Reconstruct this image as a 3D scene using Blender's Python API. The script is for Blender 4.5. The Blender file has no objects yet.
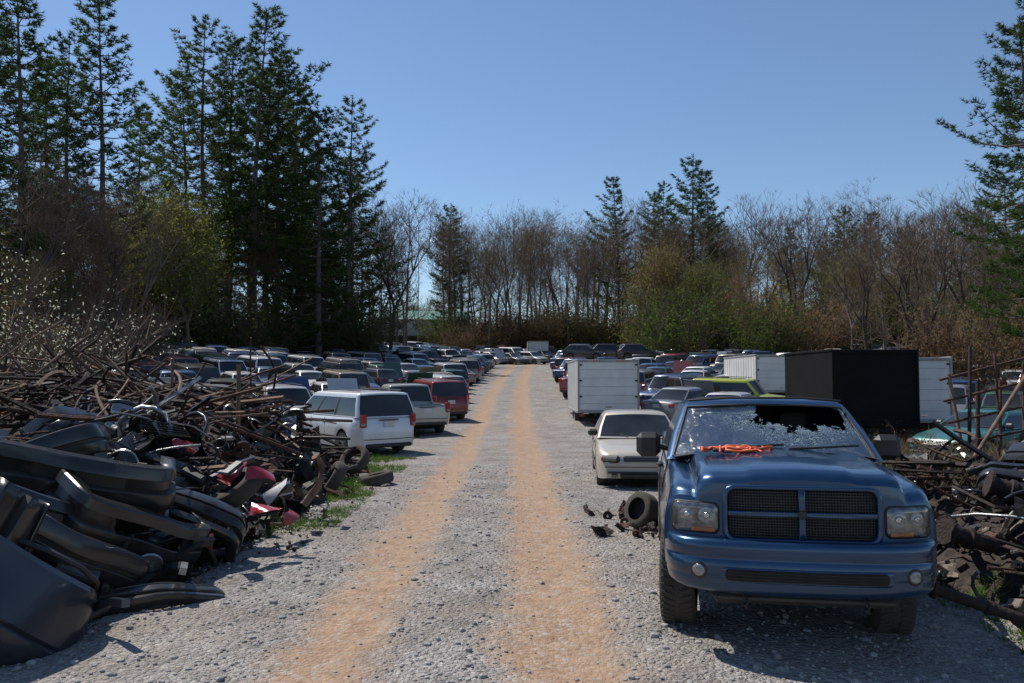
import bpy, math, random
import numpy as np
from mathutils import Vector, Matrix, noise
R = random.Random(11)
sc = bpy.context.scene
F = 826.0
def PX(px, D): return (px-512)/F*D
rad = math.radians

# ------------------------------------------------------------------ terrain
def h(x, y):
    if y < 20: z = 0
    elif y < 40: z = .0015*(y-20)**2
    elif y < 160: z = .6+.06*(y-40)
    else: z = 7.8+6*(1-math.exp(-(y-160)/200))
    t = min(1, max(0, (y-22)/30))
    z += t*.058*min(36, max(0, -x-8))
    z += t*.02*min(40, max(0, x-12))
    return z
def hn(x, y):
    e = .5
    return Vector((h(x-e, y)-h(x+e, y), h(x, y-e)-h(x, y+e), 2*e)).normalized()

# ------------------------------------------------------------------ materials
MATS = {}
def nd(nt, t, **k):
    n = nt.nodes.new(t)
    for a, b in k.items():
        if a in n.inputs: n.inputs[a].default_value = b
        else: setattr(n, a, b)
    return n
def M(name, c1, c2=None, scale=5., rough=.6, metal=0., bump=0., bscale=30., coat=0., objcol=False, spec=.5,
      dust=0., sharp=False, detail=6., trans=0.):
    m = bpy.data.materials.new(name); m.use_nodes = True
    nt = m.node_tree; L = nt.links
    b = nt.nodes['Principled BSDF']; out = nt.nodes['Material Output']
    tc = nd(nt, 'ShaderNodeTexCoord')
    c2 = c2 or tuple(.75*a for a in c1)
    ns = nd(nt, 'ShaderNodeTexNoise', Scale=scale, Detail=detail, Roughness=.6)
    L.new(tc.outputs['Object'], ns.inputs['Vector'])
    cr = nd(nt, 'ShaderNodeValToRGB')
    w = .06 if sharp else .17
    cr.color_ramp.elements[0].position = .5-w; cr.color_ramp.elements[1].position = .5+w
    cr.color_ramp.elements[0].color = (*c1, 1); cr.color_ramp.elements[1].color = (*c2, 1)
    L.new(ns.outputs['Fac'], cr.inputs['Fac'])
    col = cr.outputs['Color']
    if objcol:
        oi = nd(nt, 'ShaderNodeObjectInfo')
        mx = nd(nt, 'ShaderNodeMix', data_type='RGBA', blend_type='MULTIPLY'); mx.inputs[0].default_value = 1
        L.new(col, mx.inputs[6]); L.new(oi.outputs['Color'], mx.inputs[7]); col = mx.outputs[2]
    if dust > 0:
        n2 = nd(nt, 'ShaderNodeTexNoise', Scale=2.3, Detail=8., Roughness=.7)
        L.new(tc.outputs['Object'], n2.inputs['Vector'])
        sx = nd(nt, 'ShaderNodeSeparateXYZ'); L.new(tc.outputs['Object'], sx.inputs[0])
        mr = nd(nt, 'ShaderNodeMapRange'); mr.inputs[1].default_value = .2; mr.inputs[2].default_value = .9
        mr.inputs[3].default_value = 1.; mr.inputs[4].default_value = .25
        L.new(sx.outputs['Z'], mr.inputs[0])
        ml = nd(nt, 'ShaderNodeMath', operation='MULTIPLY'); L.new(n2.outputs['Fac'], ml.inputs[0]); L.new(mr.outputs[0], ml.inputs[1])
        m3 = nd(nt, 'ShaderNodeMath', operation='MULTIPLY'); L.new(ml.outputs[0], m3.inputs[0]); m3.inputs[1].default_value = dust
        mx = nd(nt, 'ShaderNodeMix', data_type='RGBA'); L.new(m3.outputs[0], mx.inputs[0]); L.new(col, mx.inputs[6])
        mx.inputs[7].default_value = (.26, .21, .16, 1); col = mx.outputs[2]
        ad = nd(nt, 'ShaderNodeMath', operation='ADD'); L.new(m3.outputs[0], ad.inputs[0]); ad.inputs[1].default_value = rough
        L.new(ad.outputs[0], b.inputs['Roughness'])
    else: b.inputs['Roughness'].default_value = rough
    L.new(col, b.inputs['Base Color'])
    b.inputs['Metallic'].default_value = metal
    b.inputs['Specular IOR Level'].default_value = spec
    b.inputs['Coat Weight'].default_value = coat; b.inputs['Coat Roughness'].default_value = .08
    if bump > 0:
        n3 = nd(nt, 'ShaderNodeTexNoise', Scale=bscale, Detail=6.)
        L.new(tc.outputs['Object'], n3.inputs['Vector'])
        bp = nd(nt, 'ShaderNodeBump', Strength=bump, Distance=.03)
        L.new(n3.outputs['Fac'], bp.inputs['Height']); L.new(bp.outputs[0], b.inputs['Normal'])
    if trans > 0:
        df = nd(nt, 'ShaderNodeBsdfDiffuse'); L.new(col, df.inputs[0])
        tr = nd(nt, 'ShaderNodeBsdfTranslucent'); L.new(col, tr.inputs[0])
        mix = nd(nt, 'ShaderNodeMixShader'); mix.inputs[0].default_value = trans
        L.new(df.outputs[0], mix.inputs[1]); L.new(tr.outputs[0], mix.inputs[2]); L.new(mix.outputs[0], out.inputs['Surface'])
    MATS[name] = m
    return m
W1 = (1, 1, 1)
M('paint', W1, (.9, .9, .9), 1.2, .3, .25, coat=.7, objcol=True, dust=.45)
M('blue_paint', (.006, .054, .135), (.005, .040, .105), 1.5, .26, .55, coat=.8, dust=.16)
M('glass', (.008, .010, .011), (.03, .033, .035), .9, .06, spec=.6, dust=.1)
M('black_trim', (.012, .012, .013), (.022, .022, .022), 4, .5, dust=.2)
M('plastic', (.006, .0065, .008), (.016, .017, .019), 3, .24, bump=.10, bscale=8, dust=.09, coat=.25)
M('plastic_grey', (.022, .031, .050), (.016, .023, .036), 3, .25, .4, coat=.3, bump=.04, bscale=5, dust=.12)
M('plastic_white', (.6, .6, .6), (.4, .4, .4), 3, .4, dust=.3)
M('plastic_red', (.35, .02, .02), (.25, .02, .02), 3, .3, dust=.2)
M('tire', (.018, .018, .018), (.03, .029, .027), 8, .8, bump=.3, bscale=40, dust=.4)
M('rim', (.35, .35, .36), (.25, .25, .25), 6, .35, .8, dust=.4)
M('chrome', (.6, .6, .6), (.45, .45, .45), 5, .15, 1.)
M('under', (.010, .009, .008), (.025, .021, .017), 6, .9, bump=.4)
M('lamp', (.34, .35, .35), (.16, .17, .17), 26, .1, .3, coat=.8)
M('lampdark', (.08, .08, .08), (.28, .28, .28), 18, .12, .6, coat=.6)
M('amber', (.45, .13, .02), (.3, .08, .015), 12, .15, coat=.8)
M('tail', (.4, .01, .01), (.25, .01, .01), 12, .15, coat=.8)
M('plate', (.6, .62, .6), (.5, .5, .5), 12, .5)
M('seat', (.05, .048, .045), (.07, .065, .06), 6, .9)
M('rust', (.13, .060, .038), (.048, .030, .024), 7, .85, .2, bump=.6, bscale=30)
M('rust2', (.052, .030, .023), (.018, .015, .014), 7, .8, .3, bump=.6, bscale=30)
M('rustlight', (.26, .16, .105), (.12, .075, .055), 6, .85, .1, bump=.5, bscale=40)
M('litter', (.06, .042, .032), (.014, .011, .010), 9, .95, bump=1., bscale=18)
M('alu', (.38, .38, .38), (.2, .2, .19), 8, .4, .8, bump=.2)
M('orange', (.75, .12, .03), (.55, .08, .02), 12, .5)
M('bark', (.13, .105, .085), (.06, .047, .038), 3, .95, bump=.6, bscale=6)
M('barklight', (.21, .165, .13), (.10, .08, .065), 1.2, .95)
M('barkdark', (.075, .062, .052), (.04, .032, .027), 1.2, .95)
M('twig', (.18, .125, .09), (.105, .072, .054), 1, .95)
M('needle', (.092, .130, .038), (.032, .056, .021), .5, .75, objcol=True, trans=.40)
M('leaf', W1, (.55, .55, .55), .5, .7, objcol=True, trans=.45)
M('weed', (.26, .20, .12), (.12, .095, .05), 2, .9, trans=.3)
M('grass', (.14, .23, .04), (.07, .12, .025), 3, .8, trans=.45)
M('boxwhite', (.70, .70, .68), (.58, .58, .56), 1.1, .5, bump=.05, bscale=3, dust=.3)
M('boxblack', (.0045, .0045, .005), (.008, .008, .008), 1.5, .75, bump=.1, bscale=4, spec=.15)
M('boxgrey', (.35, .35, .34), (.22, .22, .21), 2, .5, dust=.5)
M('roofgreen', (.10, .24, .20), (.07, .18, .15), 1, .6)
M('wallpale', (.6, .62, .6), (.5, .52, .5), 1, .8)
M('woodgrey', (.22, .18, .14), (.12, .10, .08), 4, .9, bump=.3)
M('stone', (.42, .40, .38), (.17, .16, .155), 9, .9, bump=.2)

def broken_glass():
    m = bpy.data.materials.new('broken_glass'); m.use_nodes = True
    nt = m.node_tree; L = nt.links; b = nt.nodes['Principled BSDF']; out = nt.nodes['Material Output']
    tc = nd(nt, 'ShaderNodeTexCoord')
    vo = nd(nt, 'ShaderNodeTexVoronoi', feature='DISTANCE_TO_EDGE', Scale=22.)
    no = nd(nt, 'ShaderNodeTexNoise', Scale=3., Detail=3.)
    L.new(tc.outputs['Object'], no.inputs['Vector'])
    va = nd(nt, 'ShaderNodeVectorMath', operation='ADD'); L.new(tc.outputs['Object'], va.inputs[0]); L.new(no.outputs['Color'], va.inputs[1])
    L.new(va.outputs[0], vo.inputs['Vector'])
    lt = nd(nt, 'ShaderNodeMath', operation='LESS_THAN'); L.new(vo.outputs['Distance'], lt.inputs[0]); lt.inputs[1].default_value = .05
    n2 = nd(nt, 'ShaderNodeTexNoise', Scale=4., Detail=6., Roughness=.65); L.new(tc.outputs['Object'], n2.inputs['Vector'])
    sx = nd(nt, 'ShaderNodeSeparateXYZ'); L.new(tc.outputs['Object'], sx.inputs[0])
    dx = nd(nt, 'ShaderNodeMath', operation='SUBTRACT'); L.new(sx.outputs['X'], dx.inputs[0]); dx.inputs[1].default_value = .28
    dz = nd(nt, 'ShaderNodeMath', operation='SUBTRACT'); L.new(sx.outputs['Z'], dz.inputs[0]); dz.inputs[1].default_value = 1.79
    dz2 = nd(nt, 'ShaderNodeMath', operation='MULTIPLY'); L.new(dz.outputs[0], dz2.inputs[0]); dz2.inputs[1].default_value = 2.2
    cx = nd(nt, 'ShaderNodeCombineXYZ'); L.new(dx.outputs[0], cx.inputs[0]); L.new(dz2.outputs[0], cx.inputs[1])
    ln = nd(nt, 'ShaderNodeVectorMath', operation='LENGTH'); L.new(cx.outputs[0], ln.inputs[0])
    sm = nd(nt, 'ShaderNodeMath', operation='MULTIPLY_ADD'); L.new(n2.outputs['Fac'], sm.inputs[0]); sm.inputs[1].default_value = .9; L.new(ln.outputs['Value'], sm.inputs[2])
    hole = nd(nt, 'ShaderNodeMath', operation='LESS_THAN'); L.new(sm.outputs[0], hole.inputs[0]); hole.inputs[1].default_value = .84
    zone = nd(nt, 'ShaderNodeMapRange'); L.new(sm.outputs[0], zone.inputs[0]); zone.inputs[1].default_value = .86; zone.inputs[2].default_value = 1.25
    zone.inputs[3].default_value = 1; zone.inputs[4].default_value = .06
    ck = nd(nt, 'ShaderNodeMath', operation='MULTIPLY'); L.new(lt.outputs[0], ck.inputs[0]); L.new(zone.outputs[0], ck.inputs[1])
    haze = nd(nt, 'ShaderNodeMapRange'); L.new(n2.outputs['Fac'], haze.inputs[0]); haze.inputs[1].default_value = .5; haze.inputs[2].default_value = .62; haze.inputs[3].default_value = .02; haze.inputs[4].default_value = .5
    hz = nd(nt, 'ShaderNodeMath', operation='MULTIPLY'); L.new(haze.outputs[0], hz.inputs[0]); L.new(zone.outputs[0], hz.inputs[1])
    al = nd(nt, 'ShaderNodeMath', operation='MAXIMUM'); L.new(ck.outputs[0], al.inputs[0]); L.new(hz.outputs[0], al.inputs[1])
    al2 = nd(nt, 'ShaderNodeMath', operation='MAXIMUM'); L.new(al.outputs[0], al2.inputs[0]); al2.inputs[1].default_value = .03
    tr = nd(nt, 'ShaderNodeBsdfTransparent'); tr.inputs[0].default_value = (.7, .78, .76, 1)
    gl = nd(nt, 'ShaderNodeBsdfGlossy', Roughness=.06)
    fr = nd(nt, 'ShaderNodeFresnel', IOR=1.5)
    frm = nd(nt, 'ShaderNodeMath', operation='MULTIPLY'); L.new(fr.outputs[0], frm.inputs[0]); frm.inputs[1].default_value = .42
    m1 = nd(nt, 'ShaderNodeMixShader'); L.new(frm.outputs[0], m1.inputs[0]); L.new(tr.outputs[0], m1.inputs[1]); L.new(gl.outputs[0], m1.inputs[2])
    b.inputs['Base Color'].default_value = (.26, .33, .33, 1); b.inputs['Roughness'].default_value = .25
    m2 = nd(nt, 'ShaderNodeMixShader'); L.new(al2.outputs[0], m2.inputs[0]); L.new(m1.outputs[0], m2.inputs[1]); L.new(b.outputs[0], m2.inputs[2])
    t2 = nd(nt, 'ShaderNodeBsdfTransparent')
    m3 = nd(nt, 'ShaderNodeMixShader'); L.new(hole.outputs[0], m3.inputs[0]); L.new(m2.outputs[0], m3.inputs[1]); L.new(t2.outputs[0], m3.inputs[2])
    L.new(m3.outputs[0], out.inputs['Surface'])
    bp = nd(nt, 'ShaderNodeBump', Strength=1., Distance=.03); L.new(n2.outputs['Fac'], bp.inputs['Height'])
    L.new(bp.outputs[0], gl.inputs['Normal']); L.new(bp.outputs[0], b.inputs['Normal'])
    MATS['broken_glass'] = m
broken_glass()

def ground_mat(name, road):
    m = bpy.data.materials.new(name); m.use_nodes = True
    nt = m.node_tree; L = nt.links; b = nt.nodes['Principled BSDF']
    tc = nd(nt, 'ShaderNodeTexCoord'); O = tc.outputs['Object']
    def NO(s, d=6., r=.6):
        n = nd(nt, 'ShaderNodeTexNoise', Scale=s, Detail=d, Roughness=r); L.new(O, n.inputs['Vector']); return n.outputs['Fac']
    def RAMP(src, p0, c0, p1, c1):
        r = nd(nt, 'ShaderNodeValToRGB'); e = r.color_ramp.elements
        e[0].position = p0; e[1].position = p1; e[0].color = (*c0, 1); e[1].color = (*c1, 1); L.new(src, r.inputs['Fac']); return r.outputs['Color']
    def MIX(f, a, c, bt='MIX'):
        x = nd(nt, 'ShaderNodeMix', data_type='RGBA', blend_type=bt)
        if isinstance(f, float): x.inputs[0].default_value = f
        else: L.new(f, x.inputs[0])
        for s, i in ((a, 6), (c, 7)):
            if isinstance(s, tuple): x.inputs[i].default_value = (*s, 1)
            else: L.new(s, x.inputs[i])
        return x.outputs[2]
    def MA(op, a, c=None, d=None):
        x = nd(nt, 'ShaderNodeMath', operation=op)
        for i, s in enumerate((a, c, d)):
            if s is None: continue
            if isinstance(s, (int, float)): x.inputs[i].default_value = s
            else: L.new(s, x.inputs[i])
        return x.outputs[0]
    vo = nd(nt, 'ShaderNodeTexVoronoi', Scale=24.); L.new(O, vo.inputs['Vector'])
    vo2 = nd(nt, 'ShaderNodeTexVoronoi', Scale=65.); L.new(O, vo2.inputs['Vector'])
    bw = nd(nt, 'ShaderNodeRGBToBW'); L.new(vo.outputs['Color'], bw.inputs[0])
    bw2 = nd(nt, 'ShaderNodeRGBToBW'); L.new(vo2.outputs['Color'], bw2.inputs[0])
    stone = RAMP(bw.outputs[0], .1, (.13, .122, .115), .9, (.58, .555, .53))
    stone2 = RAMP(bw2.outputs[0], .15, (.17, .16, .15), .85, (.50, .475, .45))
    g = MIX(.5, stone, stone2)
    big = NO(.5, 5.)
    g = MIX(RAMP(big, .35, (0, 0, 0), .7, (1, 1, 1)), g, MIX(.5, g, (.35, .29, .23)))
    patch = RAMP(NO(1.1, 8., .7), .36, (.66, .64, .62), .6, (1, 1, 1))
    g = MIX(1., g, patch, 'MULTIPLY')
    sx = nd(nt, 'ShaderNodeSeparateXYZ'); L.new(O, sx.inputs[0])
    if road:
        wob = MA('MULTIPLY_ADD', NO(.25, 2.), .5, -.25)
        yy = MA('MAXIMUM', MA('SUBTRACT', sx.outputs['Y'], 30), 0)
        xx = MA('ADD', MA('SUBTRACT', sx.outputs['X'], MA('MULTIPLY', MA('MULTIPLY', yy, yy), .0004)), wob)
        fine = MA('MULTIPLY_ADD', NO(1.3, 9., .75), .95, -.475)
        masks = []
        for c, w in ((-1.38, .34), (.42, .42)):
            d = MA('ABSOLUTE', MA('SUBTRACT', xx, c))
            d = MA('ADD', d, fine)
            mr = nd(nt, 'ShaderNodeMapRange'); L.new(d, mr.inputs[0]); mr.inputs[1].default_value = w-.12; mr.inputs[2].default_value = w+.22
            mr.inputs[3].default_value = 1; mr.inputs[4].default_value = 0
            masks.append(mr.outputs[0])
        mk = MA('MAXIMUM', *masks)
        tan = RAMP(NO(5., 10., .8), .32, (.21, .135, .088), .68, (.44, .30, .20))
        keep = MA('GREATER_THAN', bw.outputs[0], .74)
        mk2 = MA('MULTIPLY', mk, MA('SUBTRACT', 1., MA('MULTIPLY', keep, .5)))
        col = MIX(mk2, g, tan)
        col = MIX(MA('MULTIPLY', RAMP(NO(.9, 7., .7), .5, (0, 0, 0), .68, (1, 1, 1)), .35), col, (.33, .26, .19))
        rough_mask = MA('SUBTRACT', 1., MA('MULTIPLY', mk, .65))
    else:
        dirt = RAMP(NO(3., 8., .7), .3, (.12, .095, .07), .7, (.26, .215, .17))
        gm = RAMP(NO(.35, 6., .7), .46, (0, 0, 0), .6, (1, 1, 1))
        col = MIX(gm, MIX(.35, g, dirt), dirt)
        gr = RAMP(NO(.8, 6., .7), .56, (0, 0, 0), .64, (1, 1, 1))
        far = nd(nt, 'ShaderNodeMapRange'); L.new(sx.outputs['Y'], far.inputs[0]); far.inputs[1].default_value = 12; far.inputs[2].default_value = 60
        far.inputs[3].default_value = .0; far.inputs[4].default_value = .7
        col = MIX(MA('MULTIPLY', gr, far.outputs[0]), col, (.06, .08, .03))
        fl = nd(nt, 'ShaderNodeMapRange'); L.new(sx.outputs['Y'], fl.inputs[0]); fl.inputs[1].default_value = 125; fl.inputs[2].default_value = 150
        col = MIX(fl.outputs[0], col, (.05, .045, .025))
        rough_mask = None
    L.new(col, b.inputs['Base Color']); b.inputs['Roughness'].default_value = .95
    b.inputs['Specular IOR Level'].default_value = .25
    hh = MA('ADD', MA('MULTIPLY', vo.outputs['Distance'], -1.2), MA('MULTIPLY', vo2.outputs['Distance'], -.5))
    hh = MA('ADD', hh, MA('MULTIPLY', NO(4., 6.), 1.6))
    bp = nd(nt, 'ShaderNodeBump', Strength=.9, Distance=.035)
    if rough_mask is not None: hh = MA('MULTIPLY', hh, rough_mask)
    L.new(hh, bp.inputs['Height']); L.new(bp.outputs[0], b.inputs['Normal'])
    MATS[name] = m
ground_mat('ground_dirt', False); ground_mat('road_gravel', True)

# ------------------------------------------------------------------ mesh builder
class MB:
    def __init__(s): s.v = []; s.f = []; s.m = []; s.s = []
    def add(s, vs, fs, m, smooth=False, T=None):
        o = len(s.v)
        if T is not None: vs = [T @ Vector(v) for v in vs]
        s.v += [tuple(v) for v in vs]
        s.f += [tuple(i+o for i in f) for f in fs]
        s.m += m if isinstance(m, list) else [m]*len(fs)
        s.s += [smooth]*len(fs)
    def box(s, c, sz, m, b=.01, T=None, rot=None):
        hx, hy, hz = [a/2 for a in sz]; b = min(b, hx*.9, hy*.9, hz*.9); H = (hx, hy, hz)
        V = {}; vs = []
        for sx in (-1, 1):
            for sy in (-1, 1):
                for sz_ in (-1, 1):
                    S = (sx, sy, sz_)
                    for a in range(3):
                        V[(S, a)] = len(vs)
                        vs.append([S[k]*(H[k] if k == a else H[k]-b) for k in range(3)])
        fs = []
        for a in range(3):
            p, q = [k for k in range(3) if k != a]
            for sg in (-1, 1):
                f = []
                for u, w in ((-1, -1), (1, -1), (1, 1), (-1, 1)):
                    S = [0]*3; S[a] = sg; S[p] = u; S[q] = w; f.append(V[(tuple(S), a)])
                fs.append(f)
            for u in (-1, 1):
                for w in (-1, 1):
                    S1 = [0]*3; S1[a] = -1; S1[p] = u; S1[q] = w
                    S2 = list(S1); S2[a] = 1
                    fs.append([V[(tuple(S1), p)], V[(tuple(S1), q)], V[(tuple(S2), q)], V[(tuple(S2), p)]])
        for sx in (-1, 1):
            for sy in (-1, 1):
                for sz_ in (-1, 1): fs.append([V[((sx, sy, sz_), a)] for a in range(3)])
        X = Matrix.Translation(c)
        if rot: X = X @ (Matrix.Rotation(rot[2], 4, 'Z') @ Matrix.Rotation(rot[1], 4, 'Y') @ Matrix.Rotation(rot[0], 4, 'X'))
        if T is not None: X = T @ X
        s.add(vs, fs, m, False, X)
    def tube(s, pts, r, n, m, T=None, smooth=True, cap=True):
        pts = [Vector(p) for p in pts]; vs = []; fs = []
        rr = r if isinstance(r, (list, tuple)) else [r]*len(pts)
        for i, p in enumerate(pts):
            d = (pts[min(i+1, len(pts)-1)]-pts[max(i-1, 0)])
            if d.length < 1e-6: d = Vector((0, 0, 1))
            d.normalize()
            a = d.cross(Vector((0, 0, 1))) if abs(d.z) < .9 else d.cross(Vector((1, 0, 0)))
            a.normalize(); c = d.cross(a)
            for k in range(n):
                t = 2*math.pi*k/n
                vs.append(p+(a*math.cos(t)+c*math.sin(t))*rr[i])
        for i in range(len(pts)-1):
            for k in range(n):
                k2 = (k+1) % n
                fs.append((i*n+k, i*n+k2, (i+1)*n+k2, (i+1)*n+k))
        s.add(vs, fs, m, smooth, T)
        if cap and n > 3:
            s.add(vs[:n], [tuple(range(n))], m, False, T); s.add(vs[-n:], [tuple(range(n))], m, False, T)
    def lathe(s, prof, n, mats, T, smooth=True):
        vs = []; fs = []; ms = []
        for r, x in prof:
            for k in range(n):
                t = 2*math.pi*k/n; vs.append((x, r*math.cos(t), r*math.sin(t)))
        for i in range(len(prof)-1):
            for k in range(n):
                fs.append((i*n+k, i*n+(k+1) % n, (i+1)*n+(k+1) % n, (i+1)*n+k)); ms.append(mats[i] if isinstance(mats, list) else mats)
        s.add(vs, fs, ms, smooth, T)
    def grid(s, P, m, smooth=True, T=None, closeu=False):
        nu = len(P); nv = len(P[0]); vs = [p for row in P for p in row]; fs = []; ms = []
        for i in range(nu if closeu else nu-1):
            for j in range(nv-1):
                mm = m(i, j) if callable(m) else m
                if mm is None: continue
                i2 = (i+1) % nu
                fs.append((i*nv+j, i*nv+j+1, i2*nv+j+1, i2*nv+j)); ms.append(mm)
        s.add(vs, fs, ms, smooth, T)
    def mesh(s, name):
        me = bpy.data.meshes.new(name); me.from_pydata(s.v, [], s.f)
        names = list(dict.fromkeys(s.m)); idx = {n: i for i, n in enumerate(names)}
        for n in names: me.materials.append(MATS[n])
        me.polygons.foreach_set('material_index', [idx[n] for n in s.m])
        me.polygons.foreach_set('use_smooth', s.s); me.update()
        return me
def new(name, me, loc=(0, 0, 0), rot=(0, 0, 0), scale=1., col=None, parent=None):
    o = bpy.data.objects.new(name, me); sc.collection.objects.link(o)
    o.location = loc; o.rotation_euler = rot; o.scale = (scale,)*3 if isinstance(scale, (int, float)) else scale
    if col: o.color = (*col, 1)
    if parent: o.parent = parent
    return o
def place(name, me, x, y, yaw, col=None, dz=0., tilt=0., scale=1.):
    n = hn(x, y)
    q = Vector((0, 0, 1)).rotation_difference(n).to_matrix().to_4x4()
    o = new(name, me, col=col)
    o.matrix_world = Matrix.Translation((x, y, h(x, y)+dz)) @ q @ Matrix.Rotation(yaw, 4, 'Z') @ Matrix.Rotation(tilt, 4, 'Y') @ Matrix.Scale(scale, 4)
    return o

def wheel(mb, x, y, r, w, side, spokes=5, n=28, rimmat='rim', T0=None, bare=False):
    T = Matrix.Translation((x, y, r))
    if side < 0: T = T @ Matrix.Rotation(math.pi, 4, 'Z')
    if T0 is not None: T = T0 @ T
    rr = r*.63
    prof = [(rr, -w/2), (r*.93, -w/2), (r*.985, -w*.42), (r, -w*.3), (r, w*.3), (r*.985, w*.42), (r*.93, w/2), (rr*1.08, w*.5), (rr, w*.44), (rr*.96, w*.42), (rr*.9, w*.25), (rr*.86, 0)]
    mats = ['tire']*7+[rimmat]*2+['under']*2
    mb.lathe(prof, n, mats, T)
    mb.lathe([(.001, w*.36), (rr*.2, w*.38), (rr*.24, w*.3), (rr*.24, 0)], 12, rimmat, T)
    mb.lathe([(.001, .0), (rr*.9, .0)], n, 'under', T)
    for k in range(spokes):
        a = 2*math.pi*k/spokes
        mb.box((w*.28, 0, rr*.55), (.03, rr*.3, rr*.86), rimmat, .01, T=T @ Matrix.Rotation(a, 4, 'X'))
    if r > .37:
        for k in range(44):
            a = 2*math.pi*k/44
            for q in (-.24, .24): mb.box((q*w*1.2, 0, r+.003), (w*.36, .028, .018), 'tire', .004, T=T @ Matrix.Rotation(a+q*.15, 4, 'X') @ Matrix.Rotation(.35 if q < 0 else -.35, 4, 'Z'))

def interp(pts, y):
    if y <= pts[0][0]: return pts[0][1]
    for (a, b), (c, d) in zip(pts, pts[1:]):
        if y <= c: return b+(d-b)*(y-a)/(c-a)
    return pts[-1][1]

def greenhouse(mb, zb, H, wb, wt, yf, yft, yrt, yr, paint='paint', wind='glass', rear='glass', pillars=(.36, .70), cf=.10, ct=.14, side='glass', gask=None):
    fx = [-1, -.94, -.62, -.3, 0, .3, .62, .94, 1]
    sy = [0, .02]
    for p in pillars: sy += [p, p+.035]
    sy += [.96, 1]
    ring = [('f', a) for a in fx]+[('r', b) for b in sy[1:-1]]+[('b', -a) for a in fx]+[('l', 1-b) for b in sy[1:-1]]
    ts = [0, .05, .45, .86, .94, 1.]
    def pt(k, a, t):
        w = wb+(wt-wb)*t+.02*math.sin(t*math.pi); y0 = yf+(yft-yf)*t; y1 = yr+(yrt-yr)*t
        z = zb+(H-.07-zb)*t
        c = cf*(1-t)+ct*t
        bow0 = c*(1-a*a) if k == 'f' else 0
        if k == 'f': return (a*w, y0+c*.5-bow0*1.0, z+(.035*(1-a*a) if t > .9 else .012*(1-a*a)*t))
        if k == 'b': return (a*w, y1-.04+.08*(1-a*a), z+(.035*(1-a*a) if t > .9 else 0))
        yy0 = y0+c*.5; yy1 = y1-.04
        return ((w if k == 'r' else -w), yy0+(yy1-yy0)*a, z)
    rows = [[pt(k, a, t) for t in ts] for k, a in ring]
    cen = ((yft+yrt)/2)
    for r in rows:
        x, y, z = r[-1]
        r.append((x*.93, cen+(y-cen)*.95, H-.035+.02*(1-abs(x)/wt))); r.append((x*.7, cen+(y-cen)*.8, H-.005)); r.append((0, cen+(y-cen)*.45, H))
    nS = len(sy)-2
    nf = len(fx)
    def sidem(q, j):
        if j == 3: return paint
        if q in (1, 3, 5, 7) and q < nS: return side
        return 'black_trim' if q in (2, 4, 6) else paint
    def mt(i, j):
        if j == 0 or j >= 4: return paint
        if i < nf-1: return wind if 1 <= i <= nf-3 and j < 4 else paint
        if nf-1 <= i < nf+nS-1+0: return sidem(i-(nf-1), j)
        if i == nf+nS-1: return paint
        if nf+nS <= i < 2*nf+nS-1:
            q = i-(nf+nS)
            return rear if 1 <= q <= nf-3 and j < 4 else paint
        q = i-(2*nf+nS-1)
        return sidem(nS-q, j)
    mb.grid(rows, mt, True, closeu=True)
    if gask:
        A = [rows[1][1]]+[rows[i][1] for i in range(2, 8)]; B_ = [rows[i][4] for i in range(1, 8)]
        path = A+B_[::-1]+[A[0]]
        mb.tube([(x, y-.006, z+.004) for x, y, z in path], .011, 5, gask, cap=False)

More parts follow.
